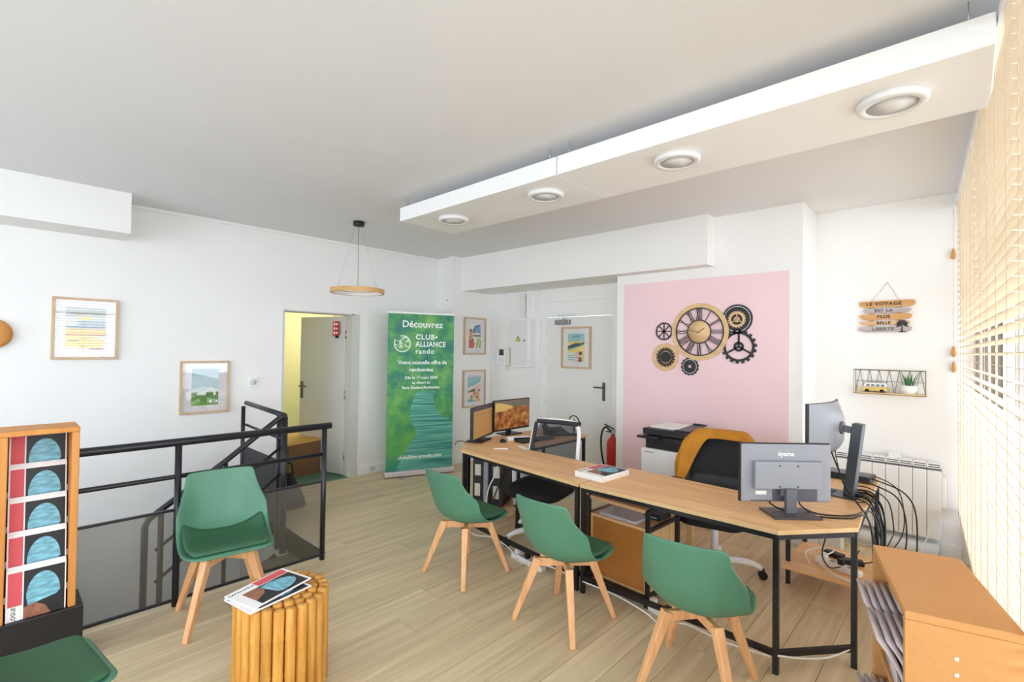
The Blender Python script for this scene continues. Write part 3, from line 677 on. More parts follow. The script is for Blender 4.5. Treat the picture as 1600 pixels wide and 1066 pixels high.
# ---------------------------------------------------------------- catalogues
def make_catalog(label, group):
    t = thing('catalog', label, 'catalog', (0,0,0), 0, group)
    b = MB(); b.box(-.105,.105,-.1485,.1485,0,.006); b.build('pages', PAPER, t)
    z = .0063
    b = MB(); b.add([(-.099,-.02,z),(-.050,-.02,z),(-.050,.136,z),(-.099,.136,z)], [(0,1,2,3)]); b.build('red_band', RED, t)
    b = MB(); b.add([(-.045,-.105,z),(.100,-.105,z),(.100,.136,z),(-.045,.136,z)], [(0,1,2,3)]); ph = b.build('photo', BLACKPRINT, t)
    b = MB(); b.add([(-.045,-.105,z+.0002),(.06,-.105,z+.0002),(.03,-.045,z+.0002),(-.01,-.02,z+.0002),(-.045,-.035,z+.0002)], [(0,1,2,3,4)]); b.build('photo_ground', BROWNPRINT, ph)
    pts = [(.024+.06*cos(a), .012+.105*sin(a), z+.0004) for a in [pi*i/20 for i in range(21)]] + [(-.03,-.03,z+.0004),(.07,-.005,z+.0004)]
    b = MB(); b.add(pts, [tuple(range(len(pts)))]); b.build('photo_dome', BLUEPRINT, ph)
    text('lettering', 'CATALOGUE', .021, BLACKPRINT, t, Matrix.Translation((-.078,-.085,z)) @ Matrix.Rotation(pi/2,4,'Z'), .0001, 'CENTER', .0003)
    return t
cat0 = make_catalog('top catalogue of the pair lying on the bamboo stool', 'catalogues')
def place(o, M): o.matrix_world = M; return o
ang = atan2(1.04-.74, -2.535+2.457) - pi/2     # cover's up direction across the stool
ct = (-2.39, .905)
place(cat0, Matrix.Translation((ct[0], ct[1], .466)) @ Matrix.Rotation(ang+.02, 4, 'Z') @ Matrix.Rotation(radians(2.2),4,'X'))
c2 = dup(cat0, (0,0,0), 0, 'lower catalogue sticking out under another on the bamboo stool', 'catalogues')
place(c2, Matrix.Translation((ct[0]+.03, ct[1]-.012, .4555)) @ Matrix.Rotation(ang-.06, 4, 'Z'))
for i in range(5):
    c = dup(cat0, (0,0,0), 0, 'catalogue on top of the stack on the desk' if i == 4 else 'catalogue inside the stack lying on the desk', 'catalogues')
    place(c, Matrix.Translation((-1.892+random.uniform(-.003,.003), 2.96+random.uniform(-.003,.003), .7153+i*.0072)) @ Matrix.Rotation(radians(-4)+random.uniform(-.015,.015), 4, 'Z') @ Matrix.Diagonal((1.12,1.06,1.1,1)))

# bamboo stool
t = thing('bamboo_stool', 'round stool of upright bamboo canes carrying two catalogues', 'stool', (-2.365, .955, 0))
pm_ = {}
def pole(x, y, r, h):
    k = (round(r,4), round(h,3))
    if k not in pm_:
        b = MB(); b.lathe([(0,0),(r,0),(r*1.0,.02),(r*.97,h*.33),(r*1.05,h*.35),(r*.97,h*.37),(r*.98,h*.7),(r*1.05,h*.72),(r*.98,h*.74),(r,h-.008),(r*.85,h),(0,h)], 10)
        pm_[k] = b.build('bamboo_cane', BAMBOO, t); o = pm_[k]
    else: o = pm_[k].copy(); COL.objects.link(o)
    o.location = (x, y, 0); o.rotation_euler = (0,0,random.random()*6)
for R, n, r in ((.183, 24, .0235), (.135, 18, .0225), (.09, 12, .022), (.045, 6, .0215), (0, 1, .021)):
    for i in range(n):
        a = 2*pi*i/n + R*9; pole(R*cos(a), R*sin(a), r, random.choice((.444, .449, .453)))

# ---------------------------------------------------------------- catalogue rack at the left
t = thing('catalog_rack', 'honey wood catalogue rack with sloping shelves at the left edge', 'rack', (-3.30, .163, 0), pi/2)
w = .143
b = MB(); b.box(-w-.02, -w+.033, -.02, .20, .28, 1.155); b.build('side_panel', RACKWOOD, t, bevel=.004)
b = MB(); b.box(w-.029, w, -.02, .20, .28, 1.155); b.build('side_panel', RACKWOOD, t, bevel=.004)
b = MB(); b.box(-w-.02, w, -.025, .20, 1.155, 1.18); b.build('top_panel', RACKWOOD, t, bevel=.004)
b = MB(); b.box(-w+.033, w-.029, .185, .198, .28, 1.155); b.build('back_panel', RACKWOOD, t)
b = MB(); b.box(-w-.02, w+.03, -.03, .20, 0, .28); b.build('plinth', BLACKM, t, bevel=.004)
ORD = ('topmost', 'second from the top', 'third from the top', 'fourth from the top', 'lowest')
for k in range(5):
    zb = .845-.157*k; yb = .165-.036*k
    b = MB(); b.box(-w+.033, w-.029, yb-.034, .185, zb-.012, zb); b.build('shelf', RACKWOOD, t)
    b = MB(); b.box(-w+.033, w-.029, yb-.038, yb-.034, zb-.012, zb+.02); b.build('shelf_lip', WHITE_PLASTIC, t)
    for j in range(3):
        c = dup(cat0, (0,0,0), 0, 'catalogue at the front of the %s tier of the left rack' % ORD[k] if j == 2 else 'catalogue behind the front one in the %s tier of the left rack' % ORD[k], 'catalogues')
        place(c, Matrix.Translation((-3.30, .163, 0)) @ Matrix.Rotation(pi/2, 4, 'Z') @ Matrix.Translation((.002, yb-.007*j, zb+.1495+.006*(2-j))) @ UP @ Matrix.Rotation(radians(-3.5), 4, 'X'))

# ---------------------------------------------------------------- cabinet at the right
crz = atan2(-.969, .248)
t = thing('display_cabinet', 'honey laminate catalogue cabinet in the bottom right corner by the blinds', 'cabinet', (-.277, 2.385, 0), crz)
D, L, Z = .262, .56, .85
b = MB(); b.box(0, L, 0, D, Z-.025, Z); b.build('top_panel', CABWOOD, t, bevel=.003)
b = MB(); b.box(L-.022, L, .0, D, 0, Z-.025); sp = b.build('side_panel', CABWOOD, t, bevel=.002)
for z in (.745, .70):
    for y in (.115,):
        b = MB(); b.lathe([(0,.004),(.005,.004),(.0065,0)], 12, Matrix.Translation((L, y, z)) @ Matrix.Rotation(pi/2,4,'Y')); b.build('screw_cap', WHITE_PLASTIC, sp)
b = MB(); b.box(0, .022, .0, D, 0, Z-.025); b.build('side_panel', CABWOOD, t, bevel=.002)
b = MB(); b.box(.022, L-.022, D-.012, D, 0, Z-.025); b.build('back_panel', CABWOOD, t)
for z in (.08, .44):
    b = MB(); b.box(.022, L-.022, .02, D-.012, z, z+.018); b.build('shelf', CABWOOD, t)
def bent_catalog(z0, y0, x0, label):
    o = thing('catalog', label, 'catalog', (-.277, 2.385, 0), crz, 'drooping catalogues in the right cabinet')
    rows = []; n = 8
    for i in range(n+1):
        v = i/n; rows.append([(x, y0-.10*v*v+.01*v, z0+.285*v-.02*v*v) for x in (x0, x0+.105, x0+.21)])
    b = MB(); b.grid(rows); b.build('pages', mat('catalog_edges', (206, 198, 202), .6, var=.12, scale=90, stretch=(1,6,.4)), o, solid=.012)
    b = MB(); b.grid([[(x, y-.0072, z) for x, y, z in (r[0], r[2])] for r in rows[2:7]]); b.build('cover_print', mat('cover_dark', (70, 66, 78), .5, var=.4, scale=18), o)
for tier, z0 in (('upper', .46), ('lower', .10)):
    for col, x0 in (('far', .05), ('near', .30)):
        for j in range(6):
            bent_catalog(z0, .035+.024*j, x0, 'drooping catalogue in the %s row, %s column of the right cabinet' % (tier, col) + (', outermost' if j == 0 else ', behind the outermost'))

# ---------------------------------------------------------------- desks
ZT = .715
def poly_top(name, poly, par, m):
    b = MB(); b.prism(poly, ZT-.022, ZT); return b.build(name, m, par, bevel=.0015)
def leg(par, x, y, z1=ZT-.022, w=.026):
    b = MB(); b.box(x-w/2, x+w/2, y-w/2, y+w/2, 0, z1); b.build('leg', BLACKM, par)
def rail(par, p, q, w=.026, h=.026, name='frame_rail'):
    b = MB(); b.bar(p, q, w, h); b.build(name, BLACKM, par)
dl = thing('corner_desk', 'left oak corner desk with two lit monitors', 'desk', (0,0,0), 0, 'oak corner desks')
poly_top('main_top', [(-2.93,2.778),(-1.885,2.665),(-1.885,3.225),(-2.90,3.245)], dl, OAKTOP)
poly_top('corner_top', [(-3.24,2.81),(-2.931,2.778),(-2.901,3.245),(-3.5,3.30),(-3.5,3.08)], dl, OAKTOP)
poly_top('return_top', [(-3.5,3.301),(-2.901,3.246),(-2.90,4.26),(-3.5,4.26)], dl, OAKTOP_Y)
for x, y in ((-3.22,2.84),(-1.91,2.69),(-3.47,3.11),(-1.91,3.20),(-2.93,3.22),(-3.47,4.23),(-2.93,4.23)): leg(dl, x, y)
zr = ZT-.036
for p, q_ in (((-3.22,2.84,zr),(-1.91,2.69,zr)),((-3.22,2.84,zr),(-3.47,3.11,zr)),((-3.47,3.11,zr),(-3.47,4.23,zr)),((-2.93,3.22,zr),(-2.93,4.23,zr)),((-2.93,3.22,zr),(-1.91,3.20,zr)),((-3.22,2.84,.10),(-1.91,2.69,.10)),((-1.91,2.69,.10),(-1.91,3.20,.10)),((-3.47,4.23,zr),(-2.93,4.23,zr))): rail(dl, p, q_)
b = MB(); b.box(-3.48,-2.95,3.10,3.72,.135,.153); b.build('lower_shelf', OAKTOP, dl)
b = MB(); b.box(-2.25,-1.93,2.72,3.18,.115,.13); b.build('lower_shelf', OAKTOP, dl)
dr = thing('corner_desk', 'right oak corner desk with two monitors seen from behind', 'desk', (0,0,0), 0, 'oak corner desks')
poly_top('main_top', [(-1.872,2.665),(-.94,2.68),(-.94,3.27),(-1.872,3.30)], dr, OAKTOP)
poly_top('corner_top', [(-.939,2.68),(-.69,2.685),(-.41,3.03),(-.43,3.35),(-.939,3.27)], dr, OAKTOP)
poly_top('return_top', [(-.938,3.271),(-.43,3.351),(-.46,4.32),(-.938,4.32)], dr, OAKTOP_Y)
for x, y in ((-1.858,2.69),(-.704,2.70),(-.428,3.03),(-.475,4.29),(-.918,3.81),(-.918,4.29),(-1.858,3.27)): leg(dr, x, y)
for p, q_ in (((-1.858,2.69,zr),(-.704,2.70,zr)),((-.704,2.70,zr),(-.428,3.03,zr)),((-.428,3.03,zr),(-.475,4.29,zr)),((-.918,3.3,zr),(-.918,4.29,zr)),((-1.858,3.27,zr),(-.918,3.26,zr)),((-1.858,2.69,.10),(-.704,2.70,.10)),((-.704,2.70,.10),(-.428,3.03,.10)),((-1.858,2.69,.10),(-1.858,3.27,.10))): rail(dr, p, q_)
b = MB(); b.box(-.93,-.46,3.70,4.30,.135,.155); b.build('lower_shelf', OAKTOP, dr)

for par, segs in ((dl, (((-3.24,2.81),(-1.885,2.665)),((-3.5,3.08),(-3.24,2.81)))), (dr, (((-1.872,2.665),(-.69,2.685)),((-.69,2.685),(-.41,3.03))))):
    for (x0_,y0_),(x1_,y1_) in segs:      # pale edge banding on the near edges
        b = MB(); b.bar((x0_,y0_,ZT-.0115),(x1_,y1_,ZT-.0115),.0016,.021); b.build('edge_band', OAKEDGE, par)
# pedestal under the right desk
t = thing('drawer_pedestal', 'rolling pedestal with brown back panel and black frame under the desks', 'pedestal', (-1.675, 3.01, 0), radians(-3))
b = MB(); b.box(-.215,-.2,-.185,.19,.075,.465); b.build('side_panel', LIGHTOAK, t)
b = MB(); b.box(.2,.215,-.185,.19,.075,.465); b.build('side_panel', LIGHTOAK, t)
b = MB(); b.box(-.215,.215,-.185,.19,.465,.482); b.build('top_panel', OAKTOP, t, bevel=.001)
b = MB(); b.box(-.2,.2,-.178,-.168,.085,.465); b.build('rear_panel', BROWNBOARD, t)
b = MB(); b.box(-.2,.2,-.18,.18,.07,.085); b.build('bottom_panel', LIGHTOAK, t)
for z in (.12,.24,.36):
    b = MB(); b.box(-.198,.198,.175,.19,z-.03,z+.08); dd = b.build('drawer', LIGHTOAK, t, bevel=.002)
    b = MB(); b.bar((-.05,.2,z+.03),(.05,.2,z+.03),.008); b.build('drawer_handle', BLACKM, dd)
for x in (-.228,.228):
    for y in (-.19,.19):
        b = MB(); b.box(x-.012,x+.012,y-.012,y+.012,.055,.60); b.build('frame_post', BLACKM, t)
        b = MB(); b.cyl((x-.012,y,.027),(x+.012,y,.027),.027,n=14); b.box(x-.006,x+.006,y-.01,y+.01,.03,.06); b.build('caster', BLACK, t)
for z in (.485,.605):
    b = MB()
    for x in (-.228,.228): b.box(x-.012,x+.012,-.178,.178,z-.02,z)
    b.build('frame_rail', BLACKM, t)
b = MB(); b.box(-.24,.24,-.2,.2,.055,.07); b.build('base_frame', BLACKM, t)
b = MB(); b.box(-.216,.216,-.195,.08,.582,.604); b.build('upper_shelf', OAKTOP, t, bevel=.001)
t = thing('laptop', 'closed silver laptop on the pedestal top under the desk', 'laptop', (-1.68, 2.95, .482), radians(-3))
b = MB(); b.box(-.15,.13,-.11,.10,.0,.012); b.build('base', mat('laptop_silver', (208,208,212), .4, .3), t, bevel=.004)
b = MB(); b.box(-.15,.13,-.11,.10,.0125,.02); b.build('lid', mat('laptop_silver', (0,0,0)), t, bevel=.004)
t = thing('paper_stack', 'white papers on the upper shelf of the pedestal', 'papers', (-1.66, 3.0, .604), radians(-5))
b = MB(); b.box(-.13,.13,-.06,.07,0,.006); b.build('sheets', PAPER, t)
t = thing('set_top_box', 'small black electronic box under the pedestal upper shelf', 'electronic box', (-1.52, 3.06, .482), radians(-3))
b = MB(); b.box(-.07,.05,-.06,.09,0.002,.04); b.build('case', BLACK, t, bevel=.004)
b = MB(); b.box(-.05,.03,-.0615,-.06,.015,.022); b.build('front_leds', mat('led_grey', (170,180,190), .4), t)

# ---------------------------------------------------------------- monitors
SCREEN_A = glow('screen_forest', (190, 120, 48), .35)
def screen_mat(name, stops, scale, top=None):
    m = bpy.data.materials.new(name); m.use_nodes = True; nt = m.node_tree; pb = nt.nodes['Principled BSDF']; pb.inputs['Roughness'].default_value = .25
    tc = nt.nodes.new('ShaderNodeTexCoord'); n1 = nt.nodes.new('ShaderNodeTexNoise'); n1.inputs['Scale'].default_value = scale; n1.inputs['Detail'].default_value = 7; n1.inputs['Roughness'].default_value = .7
    nt.links.new(tc.outputs['Object'], n1.inputs['Vector']); ra = nt.nodes.new('ShaderNodeValToRGB'); e = ra.color_ramp.elements
    e[0].position = stops[0][0]; e[0].color = lin(stops[0][1]); e[1].position = stops[-1][0]; e[1].color = lin(stops[-1][1])
    for p, c in stops[1:-1]: k = e.new(p); k.color = lin(c)
    nt.links.new(n1.outputs[0], ra.inputs[0]); nt.links.new(ra.outputs[0], pb.inputs['Emission Color']); pb.inputs['Emission Strength'].default_value = .7
    pb.inputs['Base Color'].default_value = (.01,.01,.01,1)
    return m
def monitor(label, loc, rz, w, h, zb, front, back=BLACK, base=(.22,.17), arm=True, vents=True):
    """screen faces local -y; base centre at the origin"""
    t = thing('monitor', label, 'monitor', loc, rz, 'computer monitors')
    b = MB(); b.box(-w/2, w/2, -.012, .012, zb, zb+h); b.build('bezel', BLACK, t, bevel=.003)
    b = MB(); b.box(-w/2+.004, w/2-.004, .012, .022, zb+.004, zb+h-.004); bk = b.build('rear_cover', back, t, bevel=.004)
    scr = MB(); scr.box(-w/2+.010, w/2-.010, -.0128, -.012, zb+.018, zb+h-.010); sc = scr.build('screen', front, t)
    if arm:
        b = MB(); b.box(-.026,.026,.03,.06,.01,zb+h*.55); b.build('stand', BLACK, t, bevel=.003)
        b = MB(); b.box(-.05,.05,.02,.05,zb+h*.35,zb+h*.6); b.build('mount', BLACK, t, bevel=.003)
        b = MB(); b.box(-base[0]/2, base[0]/2, -base[1]/2+.03, base[1]/2+.03, 0, .011); b.build('base_plate', BLACK, t, bevel=.002)
    return t, bk, sc
OFF = mat('screen_off', (16,16,18), .2)
m2s = screen_mat('screen_autumn', [(.34,(70,40,24)),(.46,(176,92,34)),(.55,(224,142,64)),(.66,(236,190,130))], 14)
t, _, sc = monitor('monitor showing autumn hills, right one of the pair on the left desk', (-3.47, 3.70, ZT), pi/2, .535, .315, .05, m2s)
b = MB(); b.add([(-.255,-.0133,.285),(.255,-.0133,.285),(.255,-.0133,.353),(-.255,-.0133,.353)],[(0,1,2,3)]); b.build('screen_sky', glow('sky_grey_image', (112,104,90), .15), sc)
b = MB(); b.add([(-.255,-.0135,.25),(-.12,-.0135,.25),(.02,-.0135,.285),(-.05,-.0135,.31),(-.18,-.0135,.335),(-.255,-.0135,.335)],[(0,1,2,3,4,5)]); b.build('screen_hill', glow('hill_image', (196,168,92), .2), sc)
m1s = glow('screen_sheet', (178,136,82), .2)
t, _, sc = monitor('monitor with a plain tan page, left one of the pair on the left desk', (-3.42, 3.24, ZT), atan2(.92,-.4), .50, .31, .03, m1s)
b = MB(); b.add([(-.24,-.0133,.30),(.24,-.0133,.30),(.24,-.0133,.328),(-.24,-.0133,.328)],[(0,1,2,3)]); b.build('screen_toolbar', glow('toolbar', (70,72,84), .1), sc)
b = MB(); b.add([(-.24,-.0133,.262),(.24,-.0133,.262),(.24,-.0133,.266),(-.24,-.0133,.266)],[(0,1,2,3)]); b.build('screen_line', glow('toolbar', (70,72,84), .1), sc)
# grey monitor seen from behind
a3 = atan2(-.685, -.729)
t, bk, sc = monitor('grey monitor seen from behind at the front of the right desk', (-.755, 3.04, ZT), a3, .505, .325, .055, OFF, MIDGREY, (.24,.17), False)
b = MB(); b.box(-.185,.185,.022,.05,.135,.285); hp = b.build('rear_housing', MIDGREY, t, bevel=.003)
b = MB()
for x in (-.05,.05):
    for z in (.148,.262): b.cyl((x,.05,z),(x,.0515,z),.005,n=8)
b.build('screw', BLACK, hp)
b = MB(); b.box(-.17,.075,.0222,.026,.064,.128); b.build('port_recess', mat('recess_grey', (84,86,94), .5), t)
b = MB(); b.box(.11,.17,.0222,.0228,.098,.118); b.build('rating_label', PAPER, t)
b = MB()
for i in range(14): b.box(.06+i*.010,.064+i*.010,.0222,.0226,.061,.069)
b.build('vent_slot', BLACK, t)
text('lettering', 'iiyama', .036, PAPER, t, Matrix.Translation((.0,.0225,.322)) @ Matrix.Rotation(pi,4,'Z') @ UP, .0004, 'CENTER', .0006)
b = MB(); b.box(-.028,.028,.052,.078,.011,.14); b.box(-.045,.045,.028,.056,.10,.14); b.build('stand', DARKGREY, t, bevel=.002)
b = MB(); b.box(-.125,.125,-.03,.15,0,.011); b.build('base_plate', mat('base_brown_grey', (74,68,72), .4), t, bevel=.002)
# curved monitor, edge on
a4 = radians(-97)
t = thing('monitor', 'tall curved monitor seen edge-on from behind on the right desk', 'monitor', (-.645, 3.66, ZT), a4, 'computer monitors')
rows_f, rows_b = [], []
for i in range(13):
    u = -1+2*i/12; y = -.045*u*u
    rows_f.append((.27*u, y-.006)); rows_b.append((.27*u, y+.008))
pl = rows_f + rows_b[::-1]
b = MB(); b.prism(pl, .25, .575); b.build('panel', BLACK, t)
b = MB(); b.prism([(x, y-.0008) for x, y in rows_f[1:-1]] + [(x, y+.002) for x, y in rows_f[1:-1]][::-1], .262, .566); b.build('screen', OFF, t)
bk = [[(.262*u, -.04*u*u+.008+.055*max(0,1-abs(u)**2.2)*k, z) for u in [-1+2*i/12 for i in range(13)]] for z, k in ((.254,.0),(.285,.55),(.33,1),(.47,1),(.53,.6),(.571,.0))]
b = MB(); b.grid(bk); b.build('rear_cover', MIDGREY, t)
text('lettering', 'iiyama', .03, PAPER, t, Matrix.Translation((-.05,.055,.535)) @ Matrix.Rotation(pi,4,'Z') @ Matrix.Rotation(radians(-35),4,'X') @ UP, .0004)
b = MB(); b.bar((0,.05,.42),(0,.125,.41),.03,.04); b.cyl((0,.05,.42),(0,.075,.42),.04,n=16); b.build('arm', DARKGREY, t, bevel=.003)
b = MB(); b.bar((0,.105,.008),(.0,.155,.455),.07,.055,(0,1,0)); b.build('stand', mat('stand_slate', (58,66,76), .4), t, bevel=.004)
b = MB(); b.box(-.09,.09,-.05,.16,0,.009); b.bar((-.02,.02,.009),(-.12,-.16,.006),.03,.012); b.bar((.02,.02,.009),(.12,-.16,.006),.03,.012); b.build('base_plate', mat('stand_slate', (0,0,0)), t, bevel=.002)
# ---------------------------------------------------------------- office chairs (front is local -y)
CHWHITE = mat('chair_white_plastic', (236,236,236), .35)
BACKMESH = sheer('chair_back_mesh', (34,35,40), .30, .7)
def rounded(w, d, r, n=6):
    pts = []
    for cx, cy, a0 in ((w-r,d-r,0),(-w+r,d-r,90),(-w+r,-d+r,180),(w-r,-d+r,270)):
        for i in range(n+1): a = radians(a0+90*i/n); pts.append((cx+r*cos(a), cy+r*sin(a)))
    return pts
def office_chair(label, loc, rz, mesh, spin=0, lumbar=False):
    t = thing('office_chair', label, 'office chair', loc, rz, 'swivel office chairs')
    for k in range(5):
        a = 2*pi*k/5+spin; c, s = cos(a), sin(a)
        b = MB(); b.tube(smooth_path([(.03*c,.03*s,.10),(.14*c,.14*s,.115),(.255*c,.255*s,.10),(.315*c,.315*s,.07)],4), [.026]*4+[.024]*4+[.02]*4+[.016], 10); am = b.build('base_arm', CHWHITE, t)
        b = MB(); x, y = .32*c, .32*s
        b.cyl((x-.022*s,y+.022*c,.028),(x+.022*s,y-.022*c,.028),.028,n=16); b.cyl((x,y,.03),(x,y,.075),.012,n=8); b.build('caster', BLACK, am)
    b = MB(); b.cyl((0,0,.08),(0,0,.17),.036,n=18); b.cyl((0,0,.17),(0,0,.40),.024,n=18); b.build('gas_column', CHWHITE, t)
    b = MB(); b.box(-.09,.09,-.12,.12,.385,.415); b.tube([(.09,0,.40),(.2,-.02,.395)],.008,8); b.build('tilt_mechanism', BLACK, t, bevel=.006)
    rows = []
    for z, k in ((.415,.80),(.42,.93),(.44,1.0),(.465,1.0),(.485,.95),(.494,.80),(.492,.4),(.488,.02)):
        rows.append([(x*k, y*k-.03, z-.02*max(0,(-y*k-.12)/.12)) for x, y in rounded(.245,.24,.12)])
    rows = [r+[r[0]] for r in rows]
    b = MB(); b.grid(rows); b.build('seat', BLACKFAB, t)
    # backrest: rounded frame leaning back, mesh inside
    def bp(u, v):     # u across -1..1, v up 0..1
        x = u*(.235-.02*v); return (x, .20+.07*v+.05*v*v-.05*u*u, .52+.45*v)
    loop = []
    N = 40
    for i in range(N):
        a = 2*pi*i/N; cu, su = cos(a), sin(a); e = .42
        loop.append(bp(math.copysign(abs(cu)**e, cu), .5+.5*math.copysign(abs(su)**e, su)))
    b = MB(); b.tube(loop, .017, 10, True); fr = b.build('back_frame', CHWHITE, t)
    b = MB(); b.grid([[bp(-.95+1.9*i/10, .02+.96*j/10) for i in range(11)] for j in range(11)]); b.build('back_mesh', mesh, t)
    if lumbar:
        b = MB(); b.tube([(x,y-.018,z) for x,y,z in loop], .021, 8, True); b.build('back_border', mat('border_grey', (58,58,64), .7), t)
        b = MB(); b.grid([[(lambda p:(p[0],p[1]-.02-.012*sin(pi*j/6),p[2]))(bp(-.8+1.6*i/10, .12+.20*j/6)) for i in range(11)] for j in range(7)]); b.build('lumbar_pad', mat('border_grey', (0,0,0)), t, solid=.012)
    else:
        b = MB(); b.tube([(lambda p:(p[0],p[1]-.012,p[2]))(p) for p in [bp(-.93,.05+.9*i/8) for i in range(9)]], .018, 8); b.tube([(lambda p:(p[0],p[1]-.012,p[2]))(p) for p in [bp(-.93+1.86*i/8,.965) for i in range(9)]], .02, 8); b.build('mesh_border', mat('border_dark', (44,45,50), .7), t)
    b = MB(); b.tube(smooth_path([(0,.05,.40),(0,.2,.41),(0,.245,.48),(0,.235,.62)],5), .026, 10); b.build('back_support', CHWHITE, t)
    for s in (-1,1):
        b = MB(); b.tube(smooth_path([(s*.16,.02,.405),(s*.27,.02,.42),(s*.295,.03,.50),(s*.29,.03,.615)],5), .022, 10); ar = b.build('armrest', CHWHITE, t)
        b = MB(); pts = rounded(.042,.12,.04); b.prism([(x+s*.29, y) for x,y in pts], .612, .637); b.build('arm_pad', BLACK, ar, bevel=.008)
        b = MB(); b.prism([(x*1.02+s*.29, y*1.02) for x,y in pts], .592, .612); b.build('arm_shell', CHWHITE, ar, bevel=.006)
    return t
office_chair('white framed mesh office chair behind the left desk', (-2.59, 3.16, 0), radians(13), BACKMESH, 2.75)
c2 = office_chair('office chair draped with a mustard jacket behind the right desk', (-1.335, 3.58, 0), radians(12), sheer('dense_mesh', (30,31,36), .06, .8), .35, True)
# mustard jacket over its back
MUST = mat('mustard_cloth', (196,132,36), .85, var=.10, scale=9, bump=.4, bscale=30)
t = thing('jacket', 'mustard jacket hung over the back of the right office chair', 'jacket', (-1.335, 3.58, 0), radians(12))
rows = []
for i in range(25):
    u = -1.16+2.3*i/24; uu = max(-1, min(1, u)); x = .232*u; yc = .318-.05*uu*uu; zt = .985-.13*max(0,abs(u)-.72)**1.3*2.2
    sm = max(0, min(1, (-.35-u)/.7)); sm = sm*sm*(3-2*sm); fd = .055+.34*sm
    if u > .8: fd = .055+.10*(u-.8)/.34
    row = []
    for j in range(15):
        v = -1+2*j/14; wv = .008*sin(9*u+5*v)+.006*sin(17*u-3*v)
        d = abs(v); z = zt-(fd if v < 0 else .34)*max(0, (d-.15)/.85)**1.1 + (.012*(1-d/.15) if d < .15 else 0)
        vv = (z-.52)/.45; yb_ = .20+.07*vv+.05*vv*vv-.05*uu*uu; off = min(1, d/.15)
        row.append((x-.035*d*sm*(v < 0), yb_-off*(.060+.02*d*sm)+wv*off if v < 0 else yb_+off*.036+wv*off, z))
    rows.append(row)
b = MB(); b.grid(rows); b.build('cloth', MUST, t, solid=.010, sub=1)
b = MB(); b.tube(smooth_path([(-.255,.255,.86),(-.285,.23,.76),(-.295,.215,.66),(-.28,.2,.58)],5), [.035]*5+[.04]*5+[.036]*6, 12); b.build('sleeve', MUST, t)

# ---------------------------------------------------------------- printer on its stand
t = thing('printer_stand', 'light wooden stand under the printer behind the desks', 'stand', (-1.92, 4.22, 0))
b = MB(); b.box(-.24,.24,-.23,.23,.375,.40); b.build('top_panel', LIGHTOAK, t, bevel=.002)
for x in (-.22,.22):
    for y in (-.21,.21):
        b = MB(); b.box(x-.022,x+.022,y-.022,y+.022,0,.375); b.build('leg', LIGHTOAK, t)
t = thing('printer', 'white and black multifunction printer in front of the pink wall', 'printer', (-1.92, 4.22, .40), radians(-2))
b = MB(); b.box(-.225,.225,-.225,.225,0,.335); bd = b.build('body', WHITE_PLASTIC, t, bevel=.012)
b = MB(); b.box(-.185,-.10,-.2262,-.225,.30,.308); b.build('badge', GREYPRINT, bd)
b = MB(); b.box(.15,.162,-.2262,-.225,.15,.168); b.build('key_switch', BLACK, bd)
b = MB(); b.box(-.20,.20,-.2255,-.2245,.10,.103); b.build('tray_seam', GREYPRINT, bd)
b = MB(); b.box(-.195,.215,-.20,.22,.335,.445); sc_ = b.build('output_section', BLACK, t, bevel=.008)
b = MB(); b.box(-.12,.17,-.202,-.19,.35,.415); b.build('paper_slot', mat('slot_black', (8,8,9), .6), sc_)
b = MB(); b.box(-.215,.19,-.215,.21,.452,.51); sl_ = b.build('scanner_lid', BLACK, t, bevel=.008)
b = MB(); b.box(-.235,-.03,-.285,-.20,.428,.45); b.build('control_panel', mat('panel_black', (30,31,34), .3), t, bevel=.006)
b = MB(); b.box(-.18,.06,-.15,.19,.51,.525); b.build('feeder_cover', PAPER, sl_, bevel=.004)
b = MB(); b.add([(.07,-.16,.512),(.185,-.16,.512),(.185,.18,.53),(.07,.18,.53)],[(0,1,2,3)]); b.bar((.07,-.17,.515),(.19,-.17,.515),.012); b.bar((.19,-.17,.515),(.19,.19,.535),.012); b.bar((.07,.19,.535),(.19,.19,.535),.012); b.build('paper_guide', mat('panel_black', (0,0,0)), sl_)

# ---------------------------------------------------------------- fire extinguisher
t = thing('fire_extinguisher', 'red fire extinguisher beside the pink partition', 'fire extinguisher', (-2.965, 4.86, 0))
XR = mat('extinguisher_red', (196,36,34), .35)
b = MB(); b.lathe([(.0,.06),(.062,.06),(.07,.075),(.07,.53),(.06,.575),(.035,.605),(.022,.615),(.022,.63),(0,.63)], 28); b.build('cylinder', XR, t)
b = MB(); b.cyl((0,0,.625),(0,0,.70),.018,n=14); b.box(-.035,.02,-.012,.012,.66,.69); b.build('valve', CHROME, t)
b = MB(); b.bar((.015,0,.70),(-.11,0,.745),.018,.01); b.bar((.015,0,.66),(-.09,0,.665),.018,.01); b.build('lever', BLACK, t)
b = MB(); b.tube(smooth_path([(-.02,-.02,.675),(-.075,-.03,.72),(-.125,-.03,.66),(-.14,-.03,.52),(-.12,-.02,.34),(-.085,-.01,.22)],6), .011, 8); b.cyl((-.085,-.01,.22),(-.078,-.01,.12),.013,.02,n=12); b.build('hose', BLACK, t)
b = MB(); b.lathe([(.068,0),(.075,.0),(.075,.062),(.07,.062)], 24); b.build('base_ring', BLACK, t)

